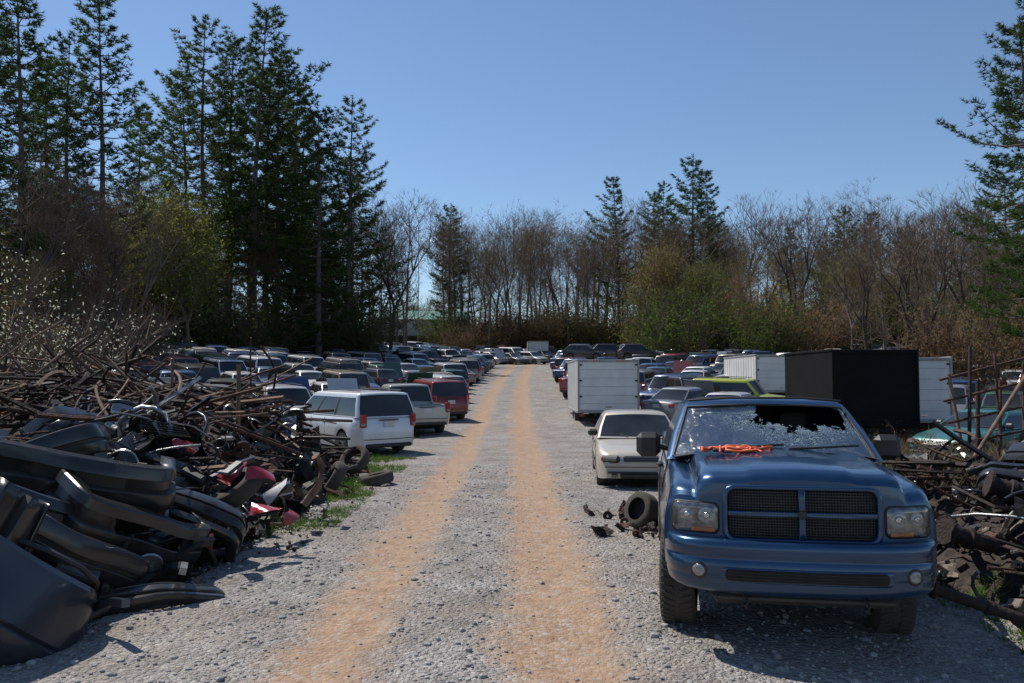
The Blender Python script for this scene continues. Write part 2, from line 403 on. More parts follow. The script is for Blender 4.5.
def car_mesh(name, L, W, H, top, sill, wr, ax, gh, bed=None, wheels=True, pillars=(.36, .70), side='glass', kind='', hoodup=False, rimmat='rim'):
    mb = MB(); hw = W/2
    ys = set([0, .03, .08, .16, .28, .42, L-.42, L-.28, L-.16, L-.08, L-.03, L])
    for a in ax:
        for k in range(-6, 7): ys.add(a+(wr+.07)*math.sin(k*math.pi/12))
        ys.add(a-(wr+.09)); ys.add(a+(wr+.09))
    y = .5
    while y < L-.4: ys.add(y); y += .25
    if bed: ys |= {bed, bed+.02, L-.06, L-.04}
    ys = sorted(ys); rows = []
    for y in ys:
        d = min(y, L-y)
        w = hw*(1-.20*max(0, 1-d/.5)**2.2)
        zt = interp(top, y); zb = sill
        if d < .2: zb = sill+.03*(1-d/.2)
        for a in ax:
            q = (wr+.07)**2-(y-a)**2
            if q > 0: zb = max(zb, wr+math.sqrt(q))
        zb = min(zb, zt-.1)
        r = [(w*.965, zb), (w*.995, max(zb+.015, sill+.4*(zt-sill))), (w, max(zb+.03, sill+.62*(zt-sill))), (w*.985, max(zb+.05, sill+.80*(zt-sill))), (w*.95, zt-.035), (w*.90, zt-.008), (w*.82, zt+.004)]
        if bed and bed+.01 < y < L-.05: r += [(w*.81, zt-.4), (w*.3, zt-.42), (0, zt-.42)]
        else: r += [(w*.6, zt+.018), (w*.3, zt+.026), (0, zt+.03)]
        rows.append([(x, y, z) for x, z in r]+[(-x, y, z) for x, z in r[-2::-1]])
    mb.grid(rows, lambda i, j: 'under' if (bed and bed < ys[i] < L-.07 and 6 <= j <= 11) else 'paint')
    mb.add(rows[0], [tuple(range(len(rows[0])))], 'paint'); mb.add(rows[-1], [tuple(range(len(rows[-1])))], 'paint')
    mb.box((0, L/2, sill+.09), (W*.86, L-.3, .2), 'under', .03)
    for a in ax: mb.box((0, a, wr+.1), (W-.56, wr*2+.2, .5), 'under', .02)
    if wheels:
        for a in ax:
            for s_ in (-1, 1): wheel(mb, s_*(hw-.125), a, wr, .21, s_, n=20, rimmat=rimmat)
    yf, yft, yrt, yr = gh
    zb = interp(top, (yf+yr)/2)-.01
    tall = kind in ('suv', 'van')
    greenhouse(mb, zb, H, hw*.94, hw*(.80 if tall else .74), yf, yft, yrt, yr, pillars=pillars, side=side)
    zf = interp(top, .12); e = hw
    zl = zf-.09
    for s_ in (-1, 1):
        T = Matrix.Translation((s_*e*.70, .035, zl)) @ Matrix.Rotation(s_*rad(24), 4, 'Z')
        mb.box((0, 0, 0), (e*.40, .12, .135), 'black_trim', .03, T=T)
        mb.box((0, -.012, 0), (e*.36, .12, .10), 'lamp', .03, T=T)
        mb.box((s_*e*.17, -.018, 0), (.06, .12, .09), 'amber', .02, T=T)
    mb.box((0, .02, zl), (e*.85, .06, .12), 'black_trim', .02)
    for k in range(3): mb.box((0, -.015, zl-.035+.035*k), (e*.8, .012, .008), 'chrome', .003)
    mb.box((0, -.01, sill+.14), (W*.78, .12, .03), 'black_trim', .01)
    mb.box((0, -.01, sill+.08), (W*.5, .08, .09), 'black_trim', .02)
    for s_ in (-1, 1): mb.box((s_*e*.62, .0, sill+.08), (.12, .06, .07), 'lampdark', .02)
    mb.box((0, -.005, sill+.24), (W*.84, .02, .012), 'black_trim', .004)
    zr = interp(top, L-.12)
    zt_ = zr-.12 if not tall else zr-.10
    for s_ in (-1, 1):
        T = Matrix.Translation((s_*e*.80, L-.045, zt_)) @ Matrix.Rotation(-s_*rad(22), 4, 'Z')
        hh = .15 if not tall else .36
        mb.box((0, 0, 0), (e*.30 if not tall else e*.20, .12, hh), 'tail', .03, T=T)
        mb.box((0, .008, -hh*.28), (e*.22 if not tall else e*.15, .12, hh*.2), 'lamp', .01, T=T)
    mb.box((0, L-.005, sill+.24), (W*.80, .03, .02), 'black_trim', .004)
    mb.box((0, L-.02, sill+.07), (W*.75, .09, .12), 'black_trim', .03)
    mb.box((0, L+.005, zt_-.02 if not tall else zr-.2), (.32, .02, .16), 'plate', .005)
    mb.box((0, L+.004, zt_+.075 if not tall else zr-.08), (.6, .03, .03), 'black_trim', .005)
    for s_ in (-1, 1):
        mb.box((s_*(e+.001), L/2, sill+.28), (.02, ax[1]-ax[0]-2*wr-.25, .05), 'black_trim', .008)
        for q in (yf+.12, yf+1.08, yf+2.0):
            if bed and q > bed: continue
            if q < ax[1]-.4: mb.box((s_*(e*.993), q, (sill+zb)/2+.03), (.012, .012, zb-sill-.16), 'black_trim', .002)
            if q > yf+.5: mb.box((s_*(e*.985), q-.12, zb-.14), (.04, .16, .03), 'black_trim', .01)
        mb.box((s_*(e*1.04), yf+.38, zb+.09), (.2, .1, .14), 'black_trim', .04)
        mb.tube([(s_*e*.25, yf-.02, zb+.035), (s_*e*.55+.1, yf+.1, zb+.07)], .008, 4, 'black_trim')
        if tall and not bed: mb.tube([(s_*e*.66, yft+.2, H+.03), (s_*e*.68, (yft+yrt)/2, H+.045), (s_*e*.66, yrt-.2, H+.03)], .015, 5, 'black_trim')
    if hoodup:
        mb.box((0, .65, zf+.06), (W*.78, 1.0, .03), 'under', .01)
        mb.box((0, yf-.32, zf+.55), (W*.80, .03, 1.05), 'paint', .01, rot=(rad(-28), 0, 0))
    me = mb.mesh(name)
    me.transform(Matrix.Translation((0, -L/2, 0)))
    return me
sedan_top = [(0, .50), (.03, .60), (.08, .66), (.16, .70), (.5, .78), (1.1, .88), (1.3, .91), (3.6, .95), (4.3, .95), (4.45, .93), (4.52, .88), (4.57, .74), (4.6, .55)]
hatch_top = [(0, .50), (.03, .62), (.1, .70), (.5, .80), (1.0, .90), (1.2, .93), (3.9, .97), (4.0, .95), (4.05, .7), (4.1, .55)]
suv_top = [(0, .62), (.03, .76), (.1, .88), (.3, .95), (1.1, 1.03), (1.3, 1.05), (4.4, 1.07), (4.5, 1.06), (4.57, .98), (4.6, .62)]
van_top = [(0, .55), (.03, .66), (.12, .76), (.5, .92), (.9, 1.02), (1.1, 1.06), (4.8, 1.08), (4.9, 1.07), (4.97, .98), (5.0, .62)]
pk_top = [(0, .70), (.03, .88), (.1, .97), (.3, 1.0), (1.3, 1.07), (3.4, 1.10), (5.25, 1.12), (5.36, 1.12), (5.4, .66)]
CAR = {
 'sedan': car_mesh('sedan', 4.6, 1.76, 1.44, sedan_top, .20, .31, (.86, 3.55), (1.12, 1.86, 3.02, 3.80)),
 'sedan_hood': car_mesh('sedan_hood', 4.6, 1.76, 1.44, sedan_top, .20, .31, (.86, 3.55), (1.12, 1.86, 3.02, 3.80), hoodup=True, rimmat='black_trim'),
 'coupe': car_mesh('coupe', 4.5, 1.74, 1.34, [(a*4.5/4.6, b*.96) for a, b in sedan_top], .20, .31, (.84, 3.45), (1.2, 1.98, 2.8, 3.85), pillars=(.5,)),
 'wagon': car_mesh('wagon', 4.6, 1.72, 1.48, sedan_top[:8]+[(4.4, .96), (4.52, .92), (4.57, .74), (4.6, .55)], .20, .31, (.86, 3.5), (1.12, 1.86, 4.15, 4.5), pillars=(.3, .62)),
 'hatchback': car_mesh('hatchback', 4.1, 1.70, 1.46, hatch_top, .20, .30, (.8, 3.3), (1.0, 1.75, 3.45, 3.95), pillars=(.42,)),
 'suv': car_mesh('suv', 4.6, 1.82, 1.74, suv_top, .32, .36, (.88, 3.6), (1.22, 1.75, 4.3, 4.52), pillars=(.3, .62), kind='suv'),
 'minivan': car_mesh('minivan', 5.0, 1.95, 1.76, van_top, .22, .33, (.95, 4.0), (.95, 1.85, 4.72, 4.95), pillars=(.30, .62), kind='van'),
 'pickup': car_mesh('pickup', 5.4, 1.88, 1.76, pk_top, .40, .37, (.95, 4.2), (1.35, 1.95, 3.1, 3.28), bed=3.4, pillars=(.55,), kind='suv'),
}
NAMES = {'sedan': 'parked_sedan', 'sedan_hood': 'open_hood_sedan', 'coupe': 'parked_coupe', 'wagon': 'parked_station_wagon', 'hatchback': 'parked_hatchback', 'suv': 'parked_suv', 'minivan': 'parked_minivan', 'pickup': 'parked_pickup_truck'}
COLS = [(.55, .55, .55), (.7, .7, .68), (.25, .26, .28), (.3, .31, .33), (.02, .02, .025), (.03, .035, .05), (.02, .05, .15), (.03, .08, .22), (.25, .02, .02), (.14, .015, .02),
        (.03, .09, .06), (.30, .27, .2), (.1, .11, .12), (.75, .75, .75), (.05, .12, .2), (.4, .42, .44), (.02, .02, .02), (.06, .07, .08), (.5, .5, .5)]

# ------------------------------------------------------------------ hero pickup
def rr_out(x0, x1, z0, z1, r, n=5, sub=4):
    pts = []
    for cx, cz, a0 in ((x1-r, z1-r, 0), (x0+r, z1-r, 90), (x0+r, z0+r, 180), (x1-r, z0+r, 270)):
        arc = [(cx+r*math.cos(rad(a0+90*k/n)), cz+r*math.sin(rad(a0+90*k/n))) for k in range(n+1)]
        if pts:
            a = pts[-1]; b = arc[0]
            pts += [(a[0]+(b[0]-a[0])*k/sub, a[1]+(b[1]-a[1])*k/sub) for k in range(1, sub)]
        pts += arc
    a = pts[-1]; b = pts[0]
    pts += [(a[0]+(b[0]-a[0])*k/sub, a[1]+(b[1]-a[1])*k/sub) for k in range(1, sub)]
    return pts
def plate(mb, out, mp, off, depth, m, bev=.006):
    n = len(out); cx = sum(p[0] for p in out)/n; cz = sum(p[1] for p in out)/n
    def ins(p, k):
        dx, dz = p[0]-cx, p[1]-cz; l = math.hypot(dx, dz) or 1
        return (p[0]-dx/l*k, p[1]-dz/l*k)
    P = []
    for p in out:
        q = ins(p, bev)
        row = [mp(p[0], p[1], off-depth), mp(p[0], p[1], off-bev), mp(q[0], q[1], off)]
        for t in (.66, .33, 0.02): row.append(mp(cx+(q[0]-cx)*t, cz+(q[1]-cz)*t, off))
        P.append(row)
    mb.grid(P, m, True, closeu=True)
def ringp(mb, out, inn, mp, off, depth, m, bev=.012):
    P = []
    for p, q in zip(out, inn):
        P.append([mp(p[0], p[1], off-depth), mp(p[0], p[1], off-bev), mp(p[0]*.8+q[0]*.2, p[1]*.8+q[1]*.2, off), mp(p[0]*.25+q[0]*.75, p[1]*.25+q[1]*.75, off), mp(q[0], q[1], off-bev), mp(q[0], q[1], off-depth)])
    mb.grid(P, m, True, closeu=True)

def build_truck():
    root = bpy.data.objects.new('blue_pickup_truck', None); sc.collection.objects.link(root)
    B = 'blue_paint'
    mb = MB(); L = 5.78
    ax = (.98, 4.55); wr = .41; Ra = .49
    ztf = [(0, 1.215), (.05, 1.26), (.12, 1.285), (.25, 1.305), (.6, 1.33), (1.25, 1.36), (5.7, 1.37), (5.78, 1.35)]
    zhd = [(0, 1.315), (.03, 1.36), (.08, 1.388), (.2, 1.41), (.6, 1.44), (1.3, 1.465), (1.5, 1.40), (5.78, 1.38)]
    yo = lambda x: .21*min(1.02, abs(x))**4
    ys = set([0, .015, .03, .05, .08, .12, .18, .25, .35, .44, 3.42, 3.44, 3.46, 5.7, 5.74, L])
    for a in ax:
        for k in range(-10, 11): ys.add(a+Ra*math.sin(k*math.pi/20))
        ys.add(a-Ra-.02); ys.add(a+Ra+.02)
    y = .5
    while y < L-.1: ys.add(round(y, 3)); y += .2
    ys = sorted(ys); rows = []
    for y in ys:
        zf = interp(ztf, y); zh = interp(zhd, y)
        w = 1.0
        if y > 3.44: w = .985
        if 3.42 <= y <= 3.46: w = .965
        sill = .52; zb = sill; fl = 0
        for a in ax:
            q = Ra**2-(y-a)**2
            if q > 0: zb = max(zb, wr+math.sqrt(q));
            fl = max(fl, .035*max(0, 1-abs(y-a)/.62)**.5)
        if y < .49: zb = max(zb, .86)
        low = lambda z, k: max(z, zb+k)
        r = [(.965*w+fl*.8, zb), (.99*w+fl, low(.80, .012)), (w+fl, low(.92, .03)), (.995*w+fl*.6, low(1.04, .05)), (.975*w+fl*.2, max(1.14, zb+.07)), (.935*w, zf-.02), (.88*w, zf), (.80*w, zf-.004)]
        if y <= 1.5:
            r += [(.755, zf-.016), (.735, (zf+zh)/2+.002), (.70, zh-.014), (.62, zh), (.40, zh+.006), (.34, zh+.026), (0, zh+.036)]
        elif y < 3.44:
            r += [(.755, zf)]*1+[(.735, zf), (.70, zf), (.62, zf), (.36, zf), (.30, zf), (0, zf)]
        else:
            d = .0 if y > 5.73 else -.5
            r += [(.755, zf-.0), (.735, zf+d), (.70, zf+d), (.62, zf+d), (.36, zf+d), (.30, zf+d), (0, zf+d)]
        k = max(0, 1-y/1.1)
        rows.append([(x, y+yo(x)*k, z) for x, z in r]+[(-x, y+yo(x)*k, z) for x, z in r[-2::-1]])
    mb.grid(rows, lambda i, j: 'under' if ys[i] > 3.45 and 9 <= j <= 18 and ys[i] < 5.7 else B)
    mb.add(rows[-1], [tuple(range(len(rows[-1])))], B)
    fm = lambda x, z, off=0: (x, yo(x)-.06*(1.33-z)-off, z)
    xs = [r[0] for r in rows[0]]; zs = [r[2] for r in rows[0]]
    P = []
    for x, z in zip(xs, zs):
        zt = max(z, .87)
        P.append([(x, yo(x)-(.06*(1.33-(zt+(.86-zt)*t)) if t > 0 else 0), zt+(.86-zt)*t) for t in (0, .06, .2, .4, .6, .8, 1)])
    mb.grid(P, B)
    for s_ in (-1, 1):
        mb.tube([(s_*.747, .02+yo(.75), 1.225), (s_*.757, .12+yo(.75)*.9, 1.276), (s_*.757, .3+yo(.75)*.7, 1.302), (s_*.757, .7+yo(.75)*.4, 1.328), (s_*.757, 1.3, 1.355)], .008, 5, 'black_trim')
        for q in (1.58, 3.4):
            mb.tube([(s_*1.001, q, .55), (s_*1.004, q, .92), (s_*.99, q, 1.12), (s_*.94, q, 1.34)], .006, 5, 'black_trim')
        mb.box((s_*1.0, 3.1, 1.15), (.05, .2, .05), 'black_trim', .015)
    new('body', mb.mesh('truck_body'), parent=root)
    g = MB()
    o = rr_out(-.57, .57, .885, 1.315, .09); i_ = rr_out(-.53, .53, .925, 1.28, .06)
    plate(g, rr_out(-.55, .55, .90, 1.29, .07), fm, .004, .02, 'under')
    ringp(g, o, i_, fm, .05, .06, B)
    plate(g, rr_out(-.024, .024, .91, 1.29, .012, 3, 3), fm, .046, .05, B)
    plate(g, rr_out(-.535, .535, 1.086, 1.122, .012, 3, 8), fm, .044, .05, B)
    for k in range(18):
        z = .935+k*.0205
        if abs(z-1.104) > .02: plate(g, rr_out(-.53, .53, z-.004, z+.004, .003, 2, 6), fm, .02, .015, 'black_trim', .002)
    for k in range(-25, 26):
        if k: plate(g, rr_out(k*.0205-.003, k*.0205+.003, .93, 1.275, .002, 1, 2), fm, .016, .012, 'black_trim', .001)
    plate(g, rr_out(-.032, .032, 1.072, 1.138, .02), fm, .056, .02, 'black_trim')
    for s_ in (-1, 1):
        a, b = sorted((s_*.60, s_*.935))
        plate(g, rr_out(a-.012, b+.012, .935, 1.175, .05), fm, .006, .02, 'black_trim')
        plate(g, rr_out(a, b, .947, 1.163, .045), fm, .016, .02, 'lampdark')
        for q, rr_, mm in ((.685, .068, 'lamp'), (.83, .056, 'lamp')):
            cx = s_*q; out = [(cx+rr_*math.cos(t*math.pi/10), 1.075+rr_*.95*math.sin(t*math.pi/10)) for t in range(20)]
            plate(g, out, fm, .022, .01, mm, .012)
            out = [(cx+.022*math.cos(t*math.pi/8), 1.075+.022*math.sin(t*math.pi/8)) for t in range(16)]
            plate(g, out, fm, .03, .01, 'chrome', .004)
        a, b = sorted((s_*.62, s_*.80))
        plate(g, rr_out(a, b, .952, .985, .012), fm, .024, .02, 'amber')
    new('grille_and_headlights', g.mesh('truck_grille'), parent=root)
    b_ = MB()
    plan = [(0, -.20), (.2, -.199), (.4, -.19), (.6, -.165), (.75, -.125), (.86, -.07), (.93, .01), (.97, .11), (.985, .22), (.985, .34)]
    yb = lambda x: interp(plan, abs(x))
    prof = [(.90, -.16), (.925, -.06), (.92, -.015), (.895, 0), (.81, .006), (.795, -.010), (.78, .004), (.655, .006), (.64, -.008), (.62, -.004), (.56, -.014), (.525, -.05), (.52, -.14)]
    full = [(-x, y) for x, y in plan[:0:-1]]+plan
    P = []
    for k, (x, y) in enumerate(full):
        p0 = Vector(full[max(0, k-1)]); p1 = Vector(full[min(len(full)-1, k+1)]); t = (p1-p0).normalized(); n = Vector((t.y, -t.x))
        P.append([(x+n.x*o, y+n.y*o, z+(.03*abs(x)**3 if z < .7 else 0)) for z, o in prof])
    b_.grid(P, B)
    bm = lambda x, z, off=0: (x, yb(x)-off, z)
    plate(b_, rr_out(-.60, .60, .625, .735, .03, 4, 12), bm, .012, .03, B, .01)
    plate(b_, rr_out(-.57, .57, .638, .722, .03, 4, 12), bm, .016, .02, 'under', .006)
    for k in range(3): plate(b_, rr_out(-.55, .55, .655+.022*k, .660+.022*k, .002, 2, 10), bm, .022, .02, 'black_trim', .002)
    for s_ in (-1, 1):
        cx = s_*.755
        for rr_, off, mm in ((.062, .012, 'black_trim'), (.045, .02, 'lamp')):
            plate(b_, [(cx+rr_*math.cos(t*math.pi/12), .695+rr_*math.sin(t*math.pi/12)) for t in range(24)], bm, off, .03, mm, .008)
        b_.tube([(s_*.42, -.10, .52), (s_*.42, -.19, .49), (s_*.42, -.19, .45), (s_*.42, -.08, .44)], .014, 6, 'black_trim')
    b_.box((0, 0, .49), (1.3, .2, .08), 'black_trim', .03)
    b_.box((0, .05, .87), (1.75, .22, .05), 'black_trim', .02)
    b_.box((0, L+.12, .62), (1.9, .2, .2), 'chrome', .04)
    new('front_bumper', b_.mesh('truck_bumper'), parent=root)
    c = MB()
    greenhouse(c, 1.37, 1.92, .955, .77, 1.30, 2.02, 3.1, 3.34, paint=B, wind='broken_glass', pillars=(.45,), cf=.20, ct=.16, gask='black_trim')
    P = []
    for k in range(13):
        x = -.89+1.78*k/12; yb0 = 1.40-.20*(1-(x/.95)**2)
        P.append([(x, yb0-.17, 1.475-.10*abs(x)**3), (x, yb0-.05, 1.465-.08*abs(x)**3), (x, yb0+.03, 1.40)])
    c.grid(P, 'black_trim')
    for s_ in (-1, 1):
        c.tube([(s_*.10, 1.14, 1.495), (s_*.30+.05, 1.18, 1.505), (s_*.32+.40, 1.30, 1.52)], .011, 5, 'black_trim')
        c.box((s_*1.12, 1.92, 1.46), (.24, .12, .24), 'black_trim', .05)
        c.box((s_*1.12, 1.985, 1.46), (.20, .01, .20), 'chrome', .002)
        c.tube([(s_*.93, 1.95, 1.42), (s_*1.03, 1.93, 1.44)], .03, 6, 'black_trim')
    c.tube([(-.72, 1.99, 1.895), (-.35, 1.91, 1.925), (.35, 1.91, 1.925), (.72, 1.99, 1.895)], .012, 5, 'black_trim')
    new('cab', c.mesh('truck_cab'), parent=root)
    i_ = MB()
    i_.box((0, 1.68, 1.33), (1.6, .40, .16), 'black_trim', .06)
    i_.box((0, 2.55, 1.0), (1.65, 1.4, .06), 'under', .02)
    for s_ in (-1, 1):
        i_.box((s_*.42, 2.75, 1.28), (.52, .16, .62), 'seat', .06, rot=(rad(-10), 0, 0))
        i_.box((s_*.42, 2.82, 1.66), (.28, .10, .18), 'seat', .04)
        i_.box((s_*.42, 2.45, 1.05), (.52, .55, .16), 'seat', .05)
    T = Matrix.Translation((.42, 2.0, 1.43)) @ Matrix.Rotation(rad(-62), 4, 'X')
    i_.tube([T @ Vector((.19*math.cos(t*math.pi/10), .19*math.sin(t*math.pi/10), 0)) for t in range(21)], .014, 6, 'black_trim')
    i_.tube([T @ Vector((-.18, 0, 0)), T @ Vector((.18, 0, 0))], .015, 5, 'black_trim')
    i_.box((.35, 1.62, 1.425), (.3, .2, .012), 'plate', .003, rot=(0, .1, .4)); i_.box((-.1, 1.60, 1.422), (.2, .12, .02), 'plastic_grey', .004, rot=(0, 0, -.3))
    new('interior', i_.mesh('truck_interior'), parent=root)
    w = MB()
    for a in ax:
        for s_ in (-1, 1):
            T0 = Matrix.Translation((s_*.86, a, 0)) @ Matrix.Rotation(rad(-5 if a < 2 else 0), 4, 'Z')
            wheel(w, 0, 0, wr, .29, s_, 5, 40, T0=T0)
    w.box((0, 2.9, .55), (1.0, 5.0, .14), 'under', .03)
    for a in ax: w.box((0, a, .42), (1.4, .12, .12), 'under', .03)
    w.box((0, .9, .8), (1.26, 1.3, .4), 'under', .05)
    for a in ax: w.box((0, a, .75), (1.28, 1.0, .6), 'under', .05)
    new('wheels_and_chassis', w.mesh('truck_wheels'), parent=root)
    s = MB(); rr_ = random.Random(4)
    for k in range(10):
        p = Vector((-.40+rr_.uniform(-.2, .2), .95+rr_.uniform(-.16, .16), 1.49)); pts = []; a = rr_.uniform(0, 6)
        for q in range(12):
            pts.append(p.copy()); a += rr_.uniform(-1, 1); p = p+Vector((math.cos(a), math.sin(a)*.8, 0))*.05
            p.z = 1.485+rr_.uniform(0, .035); p.x = max(-.66, min(-.06, p.x)); p.y = max(.72, min(1.12, p.y))
        s.tube(pts, .012, 5, 'orange')
    s.box((-.30, .98, 1.505), (.14, .07, .03), 'orange', .01, rot=(.1, .1, .5)); s.box((-.52, .9, 1.495), (.1, .04, .03), 'black_trim', .01)
    new('orange_tow_strap', s.mesh('strap'), parent=root)
    root.location = (2.15, 6.2, 0); root.rotation_euler = (0, 0, rad(-9.5))
build_truck()

# ------------------------------------------------------------------ ground + road
def grid_obj(name, xs, ys, fz, m):
    vs = [(x if not callable(x) else x(y), y, 0) for y in ys for x in xs]
    vs = [(a, b, fz(a, b)) for a, b, _ in vs]; nx = len(xs)
    fs = [(j*nx+i, j*nx+i+1, (j+1)*nx+i+1, (j+1)*nx+i) for j in range(len(ys)-1) for i in range(nx-1)]
    me = bpy.data.meshes.new(name); me.from_pydata(vs, [], fs); me.materials.append(MATS[m])
    me.polygons.foreach_set('use_smooth', [True]*len(fs)); return new(name, me)
nz = lambda x, y, s, k=0: noise.noise(Vector((x*s, y*s, k)))
xs = [-2000, -800, -400, -200, -100, -70, -50]+[i*2.5 for i in range(-18, 19)]+[50, 70, 100, 200, 400, 800, 2000]
ys = [-300, -60, -20, -10, -5, 0]+[i*1.0 for i in range(1, 60)]+[60+i*5 for i in range(0, 24)]+[185, 200, 230, 270, 330, 400, 600, 1000, 2500]
def gz(x, y): return h(x, y)+(nz(x, y, .3)*.10*min(1, max(0, (abs(x)-4.5)/3)) if abs(y) < 150 else 0)-(.03 if abs(x) < 5 else 0)
grid_obj('ground', xs, ys, gz, 'ground_dirt')
N = 36
bend = lambda y: .0004*max(0, y-30)**2
def edge(i):
    def fx(y):
        left = -3.3+.35*nz(0, y, .5, 3)+.12*nz(0, y, 2., 3); right = 3.3+.35*nz(9, y, .4, 5)
        if y < 14: right += 3.0*min(1, (14-y)/4)
        if y < 8: left -= .6*min(1, (8-y)/3)
        return left+(right-left)*i/N+bend(y)
    return fx
def rz(x, y):
    xx = x-bend(y)
    rut = sum(-.03*math.exp(-((xx-c)/.32)**2) for c in (-1.38, .42))
    e = min(1, max(0, (3.3-abs(xx))/.6)) if y > 14 else 1
    return h(x, y)+.012+(rut+.03*nz(x, y, .9, 1)+.016*nz(x, y, 3.5, 2)+.015)*e
yr_ = [-20, -8, -4]+[i*.12 for i in range(0, 170)]+[20.4+i*.6 for i in range(0, 130)]
grid_obj('gravel_road', [edge(i) for i in range(N+1)], yr_, rz, 'road_gravel')
g = MB(); rg = random.Random(5)
ico = [(0, 0, 1), (.89, 0, .45), (.28, .85, .45), (-.72, .53, .45), (-.72, -.53, .45), (.28, -.85, .45), (.72, .53, -.45), (-.28, .85, -.45), (-.89, 0, -.45), (-.28, -.85, -.45), (.72, -.53, -.45), (0, 0, -1)]
icf = [(0, 1, 2), (0, 2, 3), (0, 3, 4), (0, 4, 5), (0, 5, 1), (1, 6, 2), (2, 7, 3), (3, 8, 4), (4, 9, 5), (5, 10, 1), (6, 7, 2), (7, 8, 3), (8, 9, 4), (9, 10, 5), (10, 6, 1), (11, 7, 6), (11, 8, 7), (11, 9, 8), (11, 10, 9), (11, 6, 10)]
for k in range(11000):
    y = 4.3+rg.random()**1.8*16; x = rg.uniform(-4.2, 5)
    if min(abs(x+1.38), abs(x-.42)) < .40 and rg.random() < .84: continue
    s_ = rg.uniform(.006, .018)*(2.1 if rg.random() < .10 else 1); a = rg.random()*6; sx, sy, sz_ = s_*rg.uniform(.7, 1.5), s_*rg.uniform(.7, 1.3), s_*rg.uniform(.5, .9)
    ca, sa = math.cos(a), math.sin(a); z = rz(x, y)
    g.add([(x+(u*sx)*ca-(v*sy)*sa, y+(u*sx)*sa+(v*sy)*ca, z+w*sz_+sz_*.3) for u, v, w in ico], icf, 'stone')
new('loose_gravel', g.mesh('loose_gravel'))

# ------------------------------------------------------------------ vegetation meshes
class Fol:
    def __init__(s, seed): s.tri = []; s.r = np.random.RandomState(seed)
    def tufts(s, C, n, ln, wd, upb=.3, dirs=None):
        C = np.repeat(np.asarray(C, float), n, axis=0); k = len(C)
        D = s.r.normal(size=(k, 3)); D /= np.linalg.norm(D, axis=1)[:, None]
        D[:, 2] = D[:, 2]*.6+upb
        if dirs is not None: D += np.repeat(np.asarray(dirs, float), n, axis=0)
        D /= np.linalg.norm(D, axis=1)[:, None]
        S = np.cross(D, s.r.normal(size=(k, 3))); S /= np.linalg.norm(S, axis=1)[:, None]+1e-9
        l = ln*s.r.uniform(.6, 1.3, k)[:, None]; w = wd*s.r.uniform(.7, 1.3, k)[:, None]
        s.tri.append(np.stack([C+S*w*.5, C-S*w*.5, C+D*l], 1))
    def leaves(s, C, n, spread, size):
        C = np.repeat(np.asarray(C, float), n, axis=0); k = len(C); C = C+s.r.normal(size=(k, 3))*spread
        A = s.r.normal(size=(k, 3)); A /= np.linalg.norm(A, axis=1)[:, None]; B_ = np.cross(A, s.r.normal(size=(k, 3))); B_ /= np.linalg.norm(B_, axis=1)[:, None]
        z = size*s.r.uniform(.6, 1.4, k)[:, None]
        s.tri.append(np.stack([C-A*z*.5, C+B_*z*.45, C+A*z*.6], 1))
    def put(s, mb, m):
        if not s.tri: return
        T = np.concatenate(s.tri).reshape(-1, 3); n = len(T)//3; o = len(mb.v)
        mb.v += [tuple(p) for p in T.tolist()]; mb.f += [(o+3*i, o+3*i+1, o+3*i+2) for i in range(n)]; mb.m += [m]*n; mb.s += [False]*n; s.tri = []
